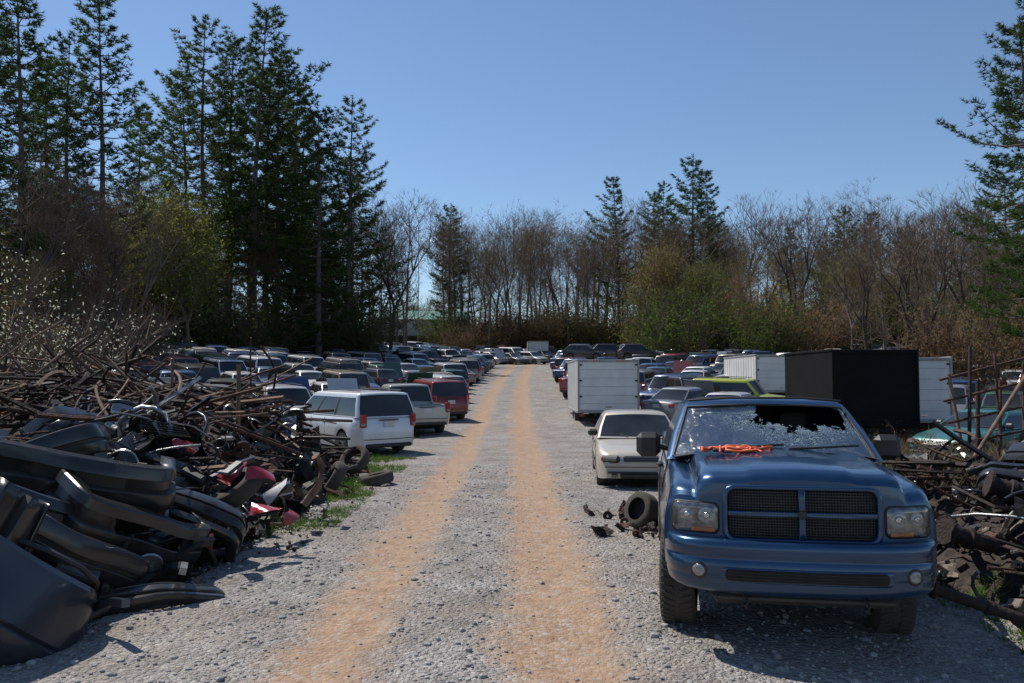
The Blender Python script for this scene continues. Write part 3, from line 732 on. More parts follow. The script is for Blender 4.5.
def pine(seed, H=30., base=.22, full=1.0, fine=False):
    r = random.Random(seed); mb = MB(); fo = Fol(seed)
    lean = (r.uniform(-.02, .02), r.uniform(-.02, .02))
    tp = lambda z: Vector((lean[0]*z+.2*math.sin(z*.2+seed), lean[1]*z, z))
    mb.tube([tp(z*H/12) for z in range(13)], [max(.03, .36*(1-z/12.5)) for z in range(13)], 7, 'bark')
    z = base*H*.4; C = []; Dd = []
    lob = [r.uniform(.6, 1.3) for _ in range(6)]
    while z < H*.985:
        t = z/H
        dead = t < base
        nb = r.choice([1, 2, 3]) if dead else r.choice([3, 4, 5, 5])
        prof = (min(1, (t-base*.7)/.2)**.5)*(1-t)**.62*(1.3 if t < .85 else 1.15) if t > base else .45
        layer = r.uniform(.6, 1.3)
        sector = r.uniform(0, 6.28)
        for k in range(nb):
            a = sector+k*6.28/max(nb, 1)+r.uniform(-.5, .5)
            lb = lob[int(((a+z*.15) % 6.28)/6.2832*6) % 6]
            Lb = H*.165*prof*layer*lb*r.uniform(.7, 1.2)*full+.3
            if r.random() < .10: Lb *= 1.3
            el = -.02+.85*max(0, t-.4)+r.uniform(-.1, .12)
            p0 = tp(z); d = Vector((math.cos(a), math.sin(a), el)); pts = []
            for q in range(5):
                u = q/4; pts.append(p0+d*Lb*u+Vector((0, 0, (-.10*math.sin(u*3.14)+.16*u*u)*Lb)))
            mb.tube(pts, [.055*(1-u/4.5)*min(1, Lb/3+.2)+.006 for u in range(5)], 3, 'bark', cap=False)
            if dead: continue
            st = Vector((-math.sin(a), math.cos(a), 0)); nt = int((6+Lb*7.5)*(2.2 if fine else 1))
            for q in range(nt):
                u = r.uniform(.28, 1.04)**.8; i = min(3, int(u*4)); pb = pts[i].lerp(pts[i+1], min(1.2, u*4-i))
                off = r.uniform(-1, 1)*(.12+.36*Lb*math.sin(min(1, u*1.05)*2.8)*.62)
                c = pb+st*off+d*abs(off)*.35+Vector((0, 0, r.uniform(-.06, .18)))
                C.append(tuple(c)); Dd.append((d.x*.7, d.y*.7, .22))
        z += r.uniform(.6, 1.15) if not dead else r.uniform(.7, 1.5)
    C += [tuple(tp(H)+Vector((0, 0, -i*.3))) for i in range(6)]; Dd += [(0, 0, .5)]*6
    if fine: fo.tufts(C, 10, .26, .035, .12, Dd)
    else: fo.tufts(C, 9, .42, .07, .12, Dd)
    fo.put(mb, 'needle')
    return mb.mesh('pine')
def decid(seed, H=25., leaf=0, fork=.35, bark='barklight', tw=5, lsize=.16, forest=False, thick=1., twm='twig'):
    r = random.Random(seed); mb = MB(); fo = Fol(seed); ends = []; edir = []
    def grow(p, d, ln, rd, lv):
        n = 3 if lv < 3 else 2; pts = [p.copy()];
        for q in range(n):
            d = (d+Vector((r.uniform(-1, 1), r.uniform(-1, 1), r.uniform(-.4, .7)))*.13).normalized(); p = p+d*ln/n; pts.append(p.copy())
        mb.tube(pts, [rd*(1-.38*i/n) for i in range(n+1)], 6 if lv < 2 else 4 if lv < 3 else 3, bark if lv < 3 else twm, cap=False)
        if lv >= 5 or rd < .010:
            ends.append(tuple(p)); edir.append(tuple(d)); return
        nb = r.choice([2, 3, 3]) if lv else r.choice([3, 4])
        for k in range(nb):
            ax = Vector((r.uniform(-1, 1), r.uniform(-1, 1), r.uniform(-.1, .6))).normalized()
            sp = .45 if lv < 2 else .75
            nd_ = (d*(1-sp*.4)+ax*sp).normalized(); nd_.z += .15
            grow(p, nd_.normalized(), ln*r.uniform(.58, .82), rd*r.uniform(.5, .66), lv+1)
        if lv < 4:
            for k in range(3):
                pb = pts[-1].lerp(pts[0], r.uniform(.1, .6)); ax = Vector((r.uniform(-1, 1), r.uniform(-1, 1), .35)).normalized()
                grow(pb, ax, ln*.42, rd*.3, max(lv+2, 3))
    if forest:
        pts = []; p = Vector((0, 0, -.3)); d = Vector((r.uniform(-.06, .06), r.uniform(-.06, .06), 1)).normalized()
        for q in range(13):
            pts.append(p.copy()); d = (d+Vector((r.uniform(-1, 1), r.uniform(-1, 1), .4))*.05).normalized(); p = p+d*H/12.5
        mb.tube(pts, [H*.0105*thick*(1-.93*i/12)+.01 for i in range(13)], 6, bark, cap=False)
        for k in range(30):
            t = .30+.68*(k/30)**.85; i = min(11, int(t*12)); pb = pts[i].lerp(pts[i+1], t*12-i); a = r.uniform(0, 6.28); up = r.uniform(.5, 1.3)
            dd = Vector((math.cos(a), math.sin(a), up)).normalized(); s_ = 1-abs(t-.5)*.9
            grow(pb, dd, H*.17*s_*r.uniform(.5, 1.2), .055*s_*r.uniform(.5, 1.1), 3)
    else:
        grow(Vector((0, 0, -.3)), Vector((r.uniform(-.05, .05), r.uniform(-.05, .05), 1)), H*fork, H*.0095*thick, 0)
    fo.tufts(ends, tw, .95, .026, .25, edir); fo.put(mb, twm)
    if leaf: fo.leaves(ends, leaf, .6, lsize); fo.put(mb, 'leaf')
    me = mb.mesh('decid'); mz = max(v.co.z for v in me.vertices); me.transform(Matrix.Scale(H/mz, 4)); return me
def shrub(seed, H=3., n=26, leaf=8, size=.09):
    r = random.Random(seed); mb = MB(); fo = Fol(seed); C = []; D = []
    for k in range(n):
        a = r.uniform(0, 6.28); s_ = r.uniform(.15, .75); p = Vector((math.cos(a)*.3*r.random()*H/2, math.sin(a)*.3*r.random()*H/2, -.1)); d = Vector((math.cos(a)*s_, math.sin(a)*s_, 1)).normalized()
        ln = H*r.uniform(.5, 1.05); pts = [p]
        for q in range(4): d = (d+Vector((r.uniform(-1, 1), r.uniform(-1, 1), 0))*.2).normalized(); p = p+d*ln/4; pts.append(p)
        mb.tube(pts, [.014*H/3*(1-i/5) for i in range(5)], 3, 'twig', cap=False)
        for q in range(12):
            u = r.uniform(.3, 1); i = min(3, int(u*4)); C.append(tuple(pts[i].lerp(pts[i+1], u*4-i))); D.append(tuple(d))
    fo.tufts(C, 3, .22*H, .010*H/2, .2, D); fo.put(mb, 'twig')
    if leaf: fo.leaves(C, leaf, .10*H, size); fo.put(mb, 'leaf')
    return mb.mesh('shrub')
pines = [pine(1, 30, .18), pine(2, 28, .28), pine(3, 32, .32, 1.), pine(4, 26, .08, 1.2), pine(7, 18, .14, 1.1, fine=True)]
PH = (30, 28, 32, 26, 18)
bare = [decid(11, 26, 0, forest=True), decid(12, 25, 4, forest=True, lsize=.15), decid(13, 24, 0, .34), decid(14, 27, 5, forest=True, lsize=.16)]
green = [decid(21, 20, 12, .30, lsize=.19), decid(22, 18, 14, forest=True, lsize=.2), decid(23, 15, 14, .22, lsize=.17)]
big_bare = [decid(41, 22, 0, .26, bark='barkdark', thick=1.25), decid(42, 22, 1, .22, bark='barkdark', thick=1.15, lsize=.12)]
shr = [shrub(31, leaf=10, size=.11), shrub(32, leaf=14, size=.11), shrub(33, leaf=3), shrub(34, leaf=0, n=40), shrub(35, H=3.6, leaf=9, size=.045, n=20)]
YG = [(.28, .31, .06), (.22, .27, .06), (.36, .33, .08), (.17, .21, .05), (.34, .20, .10), (.30, .24, .08)]
PC = [(1, 1, 1), (.8, .85, .8), (1.2, 1.12, .9), (.95, 1.0, .95)]
def tree(name, me, px, D, scale=1., col=None, toppx=None, H=None):
    x = PX(px, D); z = h(x, D)
    if toppx is not None:
        top = 2.1+(380-toppx)/F*D; scale = (top-z)/H
    return new(name, me, (x, D, z-.1), (0, 0, R.uniform(0, 6.28)), scale, col)
for px, D, top, i in ((-45, 56, -60, 2), (20, 54, -45, 1), (68, 62, 25, 0), (98, 60, -5, 1), (-5, 70, 10, 0), (205, 82, 8, 0), (226, 88, 28, 2), (250, 80, 0, 1), (274, 84, 40, 2), (298, 90, 68, 0), (320, 76, 98, 3), (346, 82, 90, 0), (186, 98, 70, 1), (300, 102, 105, 3), (135, 94, 100, 2), (-110, 60, -30, 0), (262, 100, 60, 3), (40, 80, 60, 1), (225, 96, 90, 1), (350, 100, 150, 3)):
    tree('pine_tree', pines[i], px, D, toppx=top, H=PH[i], col=R.choice(PC))
for px, D, top, i in ((448, 132, 202, 3), (620, 128, 176, 1), (665, 132, 178, 0), (692, 124, 153, 3), (712, 130, 170, 1), (846, 118, 204, 3), (870, 120, 212, 1), (655, 140, 190, 2), (830, 124, 230, 3), (1040, 37, 8, 4), (1080, 42, -60, 0), (985, 95, 195, 3), (905, 125, 225, 2), (403, 150, 268, 3), (790, 128, 225, 0), (1010, 70, 150, 2), (380, 120, 240, 3)):
    tree('pine_tree', pines[i], px, D, toppx=top, H=PH[i], col=R.choice(PC))
def rnd_row(n, p0, p1, d0, d1, t0, t1, kinds, cols=YG):
    for k in range(n):
        px = p0+(p1-p0)*(k+R.uniform(.1, .9))/n; D = R.uniform(d0, d1); i = R.choice(kinds)
        lst = bare+green; Hh = [26, 25, 24, 27, 20, 18, 15][i]
        tree('bare_tree' if i < 4 else 'budding_tree', lst[i], px, D, col=R.choice(cols), toppx=R.uniform(t0, t1), H=Hh)
BRG = [(.26, .17, .08), (.22, .20, .07), (.30, .17, .10), (.20, .20, .06)]
rnd_row(50, 440, 740, 118, 145, 194, 226, [0, 0, 1, 2, 3], BRG)
rnd_row(30, 440, 760, 145, 185, 205, 250, [1, 3, 5, 5], BRG)
rnd_row(28, 730, 1060, 92, 125, 176, 235, [0, 1, 2, 3], YG+BRG)
rnd_row(22, 640, 1080, 86, 110, 225, 290, [4, 5, 6, 5])
rnd_row(22, 700, 1100, 120, 160, 205, 250, [1, 3, 5, 5], YG+BRG)
rnd_row(8, 850, 1080, 55, 80, 165, 260, [0, 2, 1])
rnd_row(8, 360, 410, 84, 120, 180, 225, [0, 1, 2, 0])
rnd_row(22, -120, 370, 88, 130, 150, 215, [1, 3, 5, 5], BRG)
rnd_row(18, -120, 350, 78, 94, 180, 270, [4, 5, 6, 5], cols=[(.22, .26, .06), (.36, .36, .08), (.26, .17, .09)])
rnd_row(6, 130, 200, 70, 78, 170, 240, [4, 5, 6], cols=[(.38, .40, .09), (.30, .34, .07)])
rnd_row(8, 375, 450, 170, 210, 285, 310, [4, 5, 6])
rnd_row(18, -100, 150, 42, 60, 140, 255, [0, 1, 2, 5], YG+BRG)
for px, D, top, i in ((962, 54, 165, 0), (905, 60, 190, 1), (1000, 48, 215, 1), (872, 70, 215, 0), (388, 92, 178, 0), (30, 46, 120, 1), (790, 96, 182, 1), (932, 50, 200, 0), (120, 50, 170, 0)):
    o = tree('large_bare_tree', big_bare[i], px, D, toppx=top, H=22, col=(.2, .2, .08)); o.rotation_euler[1] = R.uniform(-.12, .12)
def shr_row(n, p0, p1, d0, d1, s0, s1, kinds, cols=YG):
    for k in range(n):
        px = p0+(p1-p0)*(k+R.random())/n; D = R.uniform(d0, d1); x = PX(px, D)
        new('shrub', shr[R.choice(kinds)], (x, D, h(x, D)), (0, 0, R.uniform(0, 6.28)), R.uniform(s0, s1), R.choice(cols))
DK = [(.11, .14, .045), (.15, .15, .06), (.12, .17, .045), (.20, .13, .07)]
shr_row(50, -120, 365, 72, 96, 1.6, 3.2, [0, 1, 1, 2], DK)
shr_row(28, -100, 150, 40, 56, 1.2, 2.0, [3, 1, 2, 0], DK)
shr_row(54, 440, 760, 116, 150, 1.6, 3., [0, 1, 1, 2], DK)
shr_row(54, 640, 1100, 84, 105, 1.6, 3.2, [0, 1, 2], YG+DK)
shr_row(18, 940, 1200, 40, 70, 1.2, 2.2, [0, 1, 2], YG+DK)
for px, D, s_ in ((22, 20, 1.45), (-15, 21, 1.6), (48, 22, 1.0)):
    x = PX(px, D); new('blossoming_shrub', shr[4], (x, D, h(x, D)), (0, 0, px), s_, (.8, .82, .62))

# ------------------------------------------------------------------ lot vehicles
def put(kind, x, y, yaw, col, tilt=0., name=None, dz=0.): return place(name or NAMES[kind], CAR[kind], x, y, yaw, col, dz, tilt)
put('minivan', -4.95, 25.0, rad(218), (.75, .76, .77), name='white_minivan')
put('pickup', -4.0, 31.4, rad(203), (.42, .40, .36), name='parked_pickup_truck')
put('suv', -3.5, 36.8, rad(205), (.22, .015, .012), name='red_suv')
put('sedan', 2.66, 18.1, rad(-4), (.58, .53, .43), name='beige_sedan')
put('wagon', -9.0, 21.6, rad(78), (.6, .6, .6))
put('minivan', -12.6, 24.0, rad(70), (.3, .32, .34))
kinds = ['sedan', 'sedan', 'coupe', 'wagon', 'hatchback', 'suv', 'suv', 'minivan', 'pickup', 'sedan_hood', 'sedan']
y = 42
while y < 90:
    put(R.choice(kinds), -3.9-.01*y+R.uniform(-.3, .3)+bend(y), y, rad(205+R.uniform(-8, 8)), R.choice(COLS)); y += R.uniform(3.0, 3.8)
y = 45
while y < 90:
    put(R.choice(kinds), 4.5+R.uniform(-.3, .3)+bend(y), y, rad(R.choice([-22, 158])+R.uniform(-8, 8)), R.choice(COLS)); y += R.uniform(3.2, 4.2)
row = 0; y = 25
while y < 132:
    xmin = -14-.56*y if y < 80 else -59+(y-80)*.6
    x = -8.6+R.uniform(-.8, .8) if y < 92 else R.uniform(2, 5)
    while x > xmin:
        if R.random() > .04 and not (y < 26 and x > -15):
            put(R.choice(kinds), x, y+R.uniform(-.4, .4), rad((35 if row % 2 else 215)+R.uniform(-10, 10)), R.choice(COLS), dz=0)
        x -= R.uniform(2.3, 2.7)
    y += 4.7; row += 1
y = 31
while y < 106:
    x = 7.6+R.uniform(-.5, 1); xmax = 20+.25*y
    while x < xmax:
        if R.random() > .06 and not (y < 45 and 8.5 < x < 15.5):
            put(R.choice(kinds), x, y+R.uniform(-.5, .5), rad((-30 if row % 2 else 150)+R.uniform(-12, 12)), R.choice(COLS))
        x += R.uniform(2.4, 2.9)
    y += 5.0; row += 1
put('suv', 10.2, 37, rad(60), (.45, .50, .03), name='yellow_suv')
put('pickup', 8.2, 39, rad(20), (.02, .02, .022), name='black_pickup_truck')
put('coupe', 12.3, 21.4, rad(-60), (.01, .15, .14), name='teal_coupe')
put('wagon', 16.6, 19.5, rad(-50), (.02, .02, .03))
put('sedan', 16.5, 23.5, rad(-60), (.3, .3, .3))
for lv in range(2):
    for k in range(4-lv):
        x = 5.6+k*2.3+lv*1.2; yy = 76
        put(R.choice(['sedan', 'wagon', 'hatchback']), x, yy, rad(R.uniform(60, 120) if lv else R.uniform(-20, 20)), R.choice([(.02, .02, .02), (.04, .015, .015), (.02, .025, .03)]), R.uniform(-.06, .06), name='stacked_scrap_car', dz=lv*1.2)

# ------------------------------------------------------------------ trailers
def box_trailer(name, x, y, W, L, z0, z1, m, rear=True, wheels_=True, ribs=True, frame='boxgrey'):
    mb = MB()
    mb.box((0, L/2, (z0+z1)/2), (W, L, z1-z0), m, .03)
    f = frame
    for s_ in (-1, 1):
        mb.box((s_*(W/2-.03), -.005, (z0+z1)/2), (.08, .05, z1-z0+.02), f, .01)
    mb.box((0, -.006, z1-.05), (W-.10, .05, .12), f, .01); mb.box((0, -.006, z0+.04), (W-.10, .06, .12), f, .01)
    if rear:
        k = z0+.35
        while k < z1-.2: mb.box((0, -.004, k), (W-.2, .012, .010), 'boxgrey', .002); k += .34
        mb.box((0, -.02, z0+.22), (.25, .03, .06), 'chrome', .01)
        for s_ in (-1, 1):
            for q in range(3): mb.box((s_*(.12*q+.35), -.035, z1-.05), (.06, .02, .035), 'tail', .005)
            mb.box((s_*(W/2-.15), -.03, z0-.10), (.16, .05, .10), 'tail', .01)
            for q in (.3, .6, .9): mb.box((s_*(W/2-.12), -.025, z0+(z1-z0)*q), (.1, .04, .06), 'rust2', .01)
    if ribs:
        q = .3
        while q < L-.1:
            for s_ in (-1, 1): mb.box((s_*(W/2+.008), q, (z0+z1)/2), (.02, .035, z1-z0-.12), m, .005)
            q += .45
    for s_ in (-1, 1): mb.box((s_*W/2, L/2, z1-.0), (.06, L+.02, .07), f, .01); mb.box((s_*W/2, L/2, z0+.02), (.05, L+.02, .10), f, .01)
    mb.box((0, L/2, z0-.12), (.9, L*.95, .16), 'under', .02)
    if wheels_:
        for q in (L*.42, L*.42+.85):
            for s_ in (-1, 1): wheel(mb, s_*(W/2-.16), q, .36, .22, s_, 6, 20)
        mb.box((0, .05, z0-.28), (W*.8, .08, .1), 'rust2', .01)
    return new(name, mb.mesh(name), (x, y, h(x, y)))
box_trailer('white_box_trailer', 3.85, 33, 2.45, 6., .55, 2.66, 'boxwhite')
box_trailer('black_cargo_box', 10.55, 24, 2.5, 4.2, .75, 2.95, 'boxblack', rear=False, ribs=False, frame='boxblack')
box_trailer('white_storage_trailer', 13.05, 26.3, 1.9, 6, .7, 2.75, 'boxwhite', rear=True)
box_trailer('white_box_truck_body', 13.1, 40, 2.6, 6, .9, 2.7, 'boxwhite', rear=True)
box_trailer('grey_box_trailer', 3.2, 100, 2.5, 7, .6, 2.6, 'boxwhite')

def building():
    mb = MB(); Wd, Dp, Hh, Rf = 16, 9, 2.8, 1.8
    mb.box((0, 0, Hh/2), (Wd, Dp, Hh), 'wallpale', .02)
    mb.add([(-Wd/2-.5, -Dp/2-.5, Hh), (Wd/2+.5, -Dp/2-.5, Hh), (Wd/2+.5, 0, Hh+Rf), (-Wd/2-.5, 0, Hh+Rf), (-Wd/2-.5, Dp/2+.5, Hh), (Wd/2+.5, Dp/2+.5, Hh)], [(0, 1, 2, 3), (3, 2, 5, 4), (0, 3, 4), (1, 5, 2)], 'roofgreen')
    for k in range(5): mb.box((-6+k*3, -Dp/2-.02, 1.6), (1.3, .08, 1.0), 'glass', .02); mb.box((-6+k*3, -Dp/2-.01, 1.05), (1.5, .12, .1), 'plate', .02)
    mb.box((7, -Dp/2-.03, 1.1), (1.1, .08, 2.2), 'woodgrey', .02)
    x, y = PX(418, 142), 142
    new('green_roof_building', mb.mesh('building'), (x, y, h(x, y)+2.2), (0, 0, .15))
    mb = MB(); mb.box((0, 0, 1.1), (18, 11, 2.3), 'litter', .1); new('building_terrace', mb.mesh('terr'), (x, y, h(x, y)), (0, 0, .15))
building()
mb = MB(); mb.tube([(0, 0, 0), (0, 0, 20)], [.09, .05], 6, 'boxgrey'); x = PX(418, 130); new('flag_pole', mb.mesh('pole'), (x, 130, h(x, 130)))

# ------------------------------------------------------------------ scrap heaps
def sm(t): t = max(0, min(1, t)); return t*t*(3-2*t)
def heapL(x, y):
    a = sm((-3.15-x+.25*nz(x, y, .8, 9))/2.2)*sm((y-5.6)/3)*sm((20.5-y)/4)*sm((x+13)/3)
    return a*(.62+.88*sm((y-8.5)/4))*(1+.25*nz(x, y, .6, 4))
def heapR(x, y):
    a = sm((x-4.0)/1.6)*sm((y-5.2)/1.5)*sm((13.5-y)/3)*sm((11-x)/3)
    return a*.78*(1+.3*nz(x, y, .8, 6))
def mound(name, f, x0, x1, y0, y1, st=.1, m='litter'):
    X = np.arange(x0, x1, st); Y = np.arange(y0, y1, st)
    grid_obj(name, list(X), list(Y), lambda x, y: (f(x, y)+(.12*noise.noise(Vector((x*3, y*3, 0)))+.07*noise.noise(Vector((x*9, y*9, 0))))*min(1, f(x, y)*4)-.06), m)
mound('scrap_debris_mound', heapL, -13.5, -2.8, 5.2, 21)
mound('scrap_debris_mound', heapR, 3.8, 11.5, 5., 14, .07)
rp = random.Random(21)
def rrot(r, flat=.5):
    return Matrix.Rotation(r.uniform(0, 6.28), 4, 'Z') @ Matrix.Rotation(r.gauss(0, flat), 4, 'Y') @ Matrix.Rotation(r.uniform(0, 6.28), 4, 'X')
def pipes(mb, n, area, hf, lmin, lmax, mats, flat=.25, rmin=.012, rmax=.035, zj=.35, r=rp, curl=.12):
    for k in range(n):
        x = r.uniform(area[0], area[1]); y = r.uniform(area[2], area[3]); hh = hf(x, y)
        if hh < .12: continue
        ln = r.uniform(lmin, lmax); a = r.uniform(0, 6.28); el = max(-.75, min(.75, r.gauss(0, flat)))
        d = Vector((math.cos(a)*math.cos(el), math.sin(a)*math.cos(el), math.sin(el)))
        c = Vector((x, y, hh+r.uniform(-.05, zj)*min(1, hh)))
        side = d.cross(Vector((0, 0, 1))).normalized(); bend_ = r.gauss(0, curl)*ln; b2 = r.gauss(0, curl*.4)*ln
        pts = []
        for q in range(6):
            u = q/5-.5; pts.append(c+d*ln*u+side*bend_*(.25-u*u)*2+Vector((0, 0, b2*(.25-u*u)*2)))
        lo = min(p.z for p in pts)
        if lo < .05:
            for p in pts: p.z += .05-lo
        if max(p.x for p in pts) > -2.95 and x < 0: continue
        if r.random() < .45: mb.tube(pts, r.uniform(rmin, rmax), 6, r.choice(mats))
        else:
            w = r.uniform(.02, .06)
            mb.tube(pts, w*.6, 4, r.choice(mats), smooth=False)
def bits(mb, n, area, hf, mats, s0=.05, s1=.28, r=rp, zj=.15):
    for k in range(n):
        x = r.uniform(area[0], area[1]); y = r.uniform(area[2], area[3]); hh = hf(x, y)
        if hh < .04: continue
        s_ = r.uniform(s0, s1); T = Matrix.Translation((x, y, max(hh, s_*.3)+r.uniform(-.05, zj)*min(1, hh*2))) @ rrot(r, .6); q = r.random(); m = r.choice(mats)
        if q < .35: mb.box((0, 0, 0), (s_, s_*r.uniform(.2, .9), s_*r.uniform(.1, .5)), m, s_*.06, T=T)
        elif q < .45:
            m = r.choice(['rust2', 'rust2', 'black_trim'])
            mb.lathe([(.001, -s_*.4), (s_*.22, -s_*.4), (s_*.22, -s_*.1), (s_*.3, -s_*.08), (s_*.3, s_*.1), (s_*.12, s_*.14), (s_*.12, s_*.6), (.001, s_*.6)], 12, m, T, False)
        elif q < .58: mb.lathe([(s_*.15, -.03), (s_*.3, -.03), (s_*.3, -.01), (s_*.5, -.01), (s_*.5, .02), (s_*.15, .02), (s_*.15, -.03)], 16, m if 'plastic' not in m else 'rust2', T, False)
        elif q < .82: mb.tube([(s_*1.3*math.cos(t*.5)*.6, s_*t*.15, s_*1.3*math.sin(t*.5)*.6) for t in range(8)], s_*.08, 6, m, T=T)
        else:
            P = [[(u*s_, v*s_*.7, .15*s_*math.sin(u*3+v*2)) for v in (-1, -.3, .3, 1)] for u in (-1, -.5, 0, .5, 1)]; mb.grid(P, m, False, T=T)
RM = ['rust', 'rust', 'rust2', 'rust2', 'rustlight', 'black_trim', 'under']
mb = MB()
pipes(mb, 640, (-12, -3.2, 9.5, 20), heapL, .8, 2.6, RM, .17, zj=.5)
pipes(mb, 60, (-10.5, -4.8, 11, 17), lambda x, y: heapL(x, y)+.35, 1.8, 3.4, ['rust', 'rustlight', 'rust2'], .5, .015, .03, zj=.3)
for px, D, dz0, ang in ((60, 14, 1.0, .9), (88, 15, 1.2, 2.3), (118, 14, .9, .5), (140, 13, 1.0, 2.6), (182, 14, 1.0, 1.2), (205, 13, .8, .7), (30, 14, 1.1, 2.4), (252, 14, .8, 2.2), (8, 13, 1.0, .6)):
    x = PX(px, D); z0 = heapL(x, D); mb.tube([(x-math.cos(ang)*.6, D, z0-.1), (x+math.cos(ang)*.8, D+.3, z0+dz0)], .024, 6, rp.choice(['rust', 'rustlight']))
for k in range(16):
    x = rp.uniform(-11, -5.5); y = rp.uniform(12, 18); T = Matrix.Translation((x, y, heapL(x, y)+.3)) @ Matrix.Rotation(rp.uniform(0, 6.28), 4, 'Z') @ Matrix.Rotation(rp.uniform(-.8, .8), 4, 'Y') @ Matrix.Rotation(rp.uniform(-.3, .3), 4, 'X')
    w, l = rp.uniform(.6, 1.), rp.uniform(1.2, 2.)
    mb.tube([(-w, -l, 0), (w, -l, 0), (w, l, 0), (-w, l, 0), (-w, -l, 0)], .025, 4, rp.choice(['rust', 'rust2']), T=T, smooth=False)
    for q in (-.5, 0, .5): mb.tube([(-w, l*q, 0), (w, l*q, 0)], .02, 4, 'rust', T=T)
new('rusty_scrap_pipe_heap', mb.mesh('pipes'))
mb = MB()
AM = RM+['alu', 'black_trim', 'plastic', 'plastic_grey']
bits(mb, 560, (-8.5, -2.7, 6.2, 20), heapL, AM+['plastic_red', 'plastic_white'], .05, .28)
bits(mb, 420, (-4.8, -3.0, 11, 20), heapL, ['black_trim', 'under', 'rust2', 'alu', 'plastic', 'rust'], .08, .36, zj=.3)
pipes(mb, 150, (-5.5, -3.3, 6.5, 12), heapL, .4, 1.5, ['black_trim', 'plastic', 'plastic', 'alu'], .4, .008, .03, zj=.7, curl=.5)
bits(mb, 260, (-5.2, -3.1, 6.3, 11.5), heapL, ['black_trim', 'plastic', 'plastic', 'plastic', 'under', 'alu'], .12, .4, zj=.6)
bits(mb, 110, (-3.4, -2.6, 8, 18), lambda x, y: .05, ['black_trim', 'plastic', 'rust', 'rustlight', 'alu'], .02, .07, zj=.01)
# bumper beams, grille panels, headlamp housings, radiators on top of the covers
for k in range(34):
    x = rp.uniform(-5.0, -3.35); y = rp.uniform(6.7, 11.2); z = heapL(x, y)+rp.uniform(.15, .75)*min(1, heapL(x, y)*2+.2)
    T = Matrix.Translation((x, y, z)) @ Matrix.Rotation(rp.uniform(0, 3.14), 4, 'Z') @ Matrix.Rotation(rp.uniform(-.5, .5), 4, 'Y') @ Matrix.Rotation(rp.uniform(-1.2, 1.2), 4, 'X')
    q = k % 5
    if q == 0: mb.tube([(-.65, .16, 0), (-.4, .04, 0), (0, 0, 0), (.4, .04, 0), (.65, .16, 0)], .045, 4, rp.choice(['black_trim', 'alu', 'plastic_grey']), T=T, smooth=False)
    elif q == 1:
        w, hh = rp.uniform(.25, .4), rp.uniform(.07, .13)
        mb.tube([(-w, 0, -hh), (w, 0, -hh), (w*.9, 0, hh), (-w*.9, 0, hh), (-w, 0, -hh)], .012, 5, 'plastic', T=T)
        for i in range(5): mb.box((0, 0, -hh+hh*2*(i+.5)/5), (w*1.85, .02, .008), 'black_trim', .002, T=T)
    elif q == 2:
        P = [[(u*.2*(1-.25*abs(v)), -.05*(1-u*u)*(1-v*v), v*.085+.04*u) for v in (-1, -.6, 0, .6, 1)] for u in (-1, -.7, -.3, 0, .3, .7, 1)]
        mb.grid(P, rp.choice(['lamp', 'lampdark', 'lamp', 'tail']), True, T=T); mb.box((0, .06, 0), (.34, .12, .14), 'black_trim', .03, T=T)
    elif q == 3:
        mb.box((0, 0, 0), (.5, .03, .36), 'alu', .004, T=T)
        for s_ in (-1, 1): mb.box((s_*.27, 0, 0), (.05, .05, .38), 'black_trim', .01, T=T)
    else:
        mb.lathe([(.02, -.04), (.07, -.04), (.075, .0), (.17, .0), (.18, .02), (.02, .02)], 18, 'alu', T, False)
new('scrap_car_parts_heap', mb.mesh('bits'))
mb = MB()
for k, (px, D, hh, ln) in enumerate(((239, 13.5, 2.35, .035), (170, 14.5, 2.45, .025), (96, 15, 2.6, .025))):
    x = PX(px, D); mb.tube([(x, D, 0), (x+.05*k, D, hh)], ln, 6, 'rustlight')
new('rusty_post', mb.mesh('posts'))

PROFS = [
 [(.25, -.14), (.255, -.03), (.245, -.005), (.23, .002), (.10, .035), (.085, .037), (.08, .012), (.045, .012), (.04, .045), (.03, .052), (-.06, .05), (-.07, .046), (-.078, .0), (-.155, .0), (-.16, .035), (-.17, .042), (-.225, .03), (-.24, .01), (-.245, -.10)],
 [(.29, -.16), (.295, -.02), (.28, .0), (.20, .03), (.19, .033), (.18, -.012), (.07, -.012), (.06, .05), (.05, .06), (-.02, .07), (-.10, .062), (-.11, .056), (-.116, .01), (-.20, .01), (-.206, .04), (-.215, .046), (-.28, .02), (-.295, -.0), (-.30, -.12)],
 [(.34, -.25), (.36, -.10), (.35, -.02), (.32, .015), (.25, .045), (.15, .07), (.05, .085), (-.03, .09), (-.05, .07), (-.07, .085), (-.15, .085), (-.20, .08), (-.25, .06), (-.30, .045), (-.33, .02), (-.345, -.02), (-.35, -.12)],
]
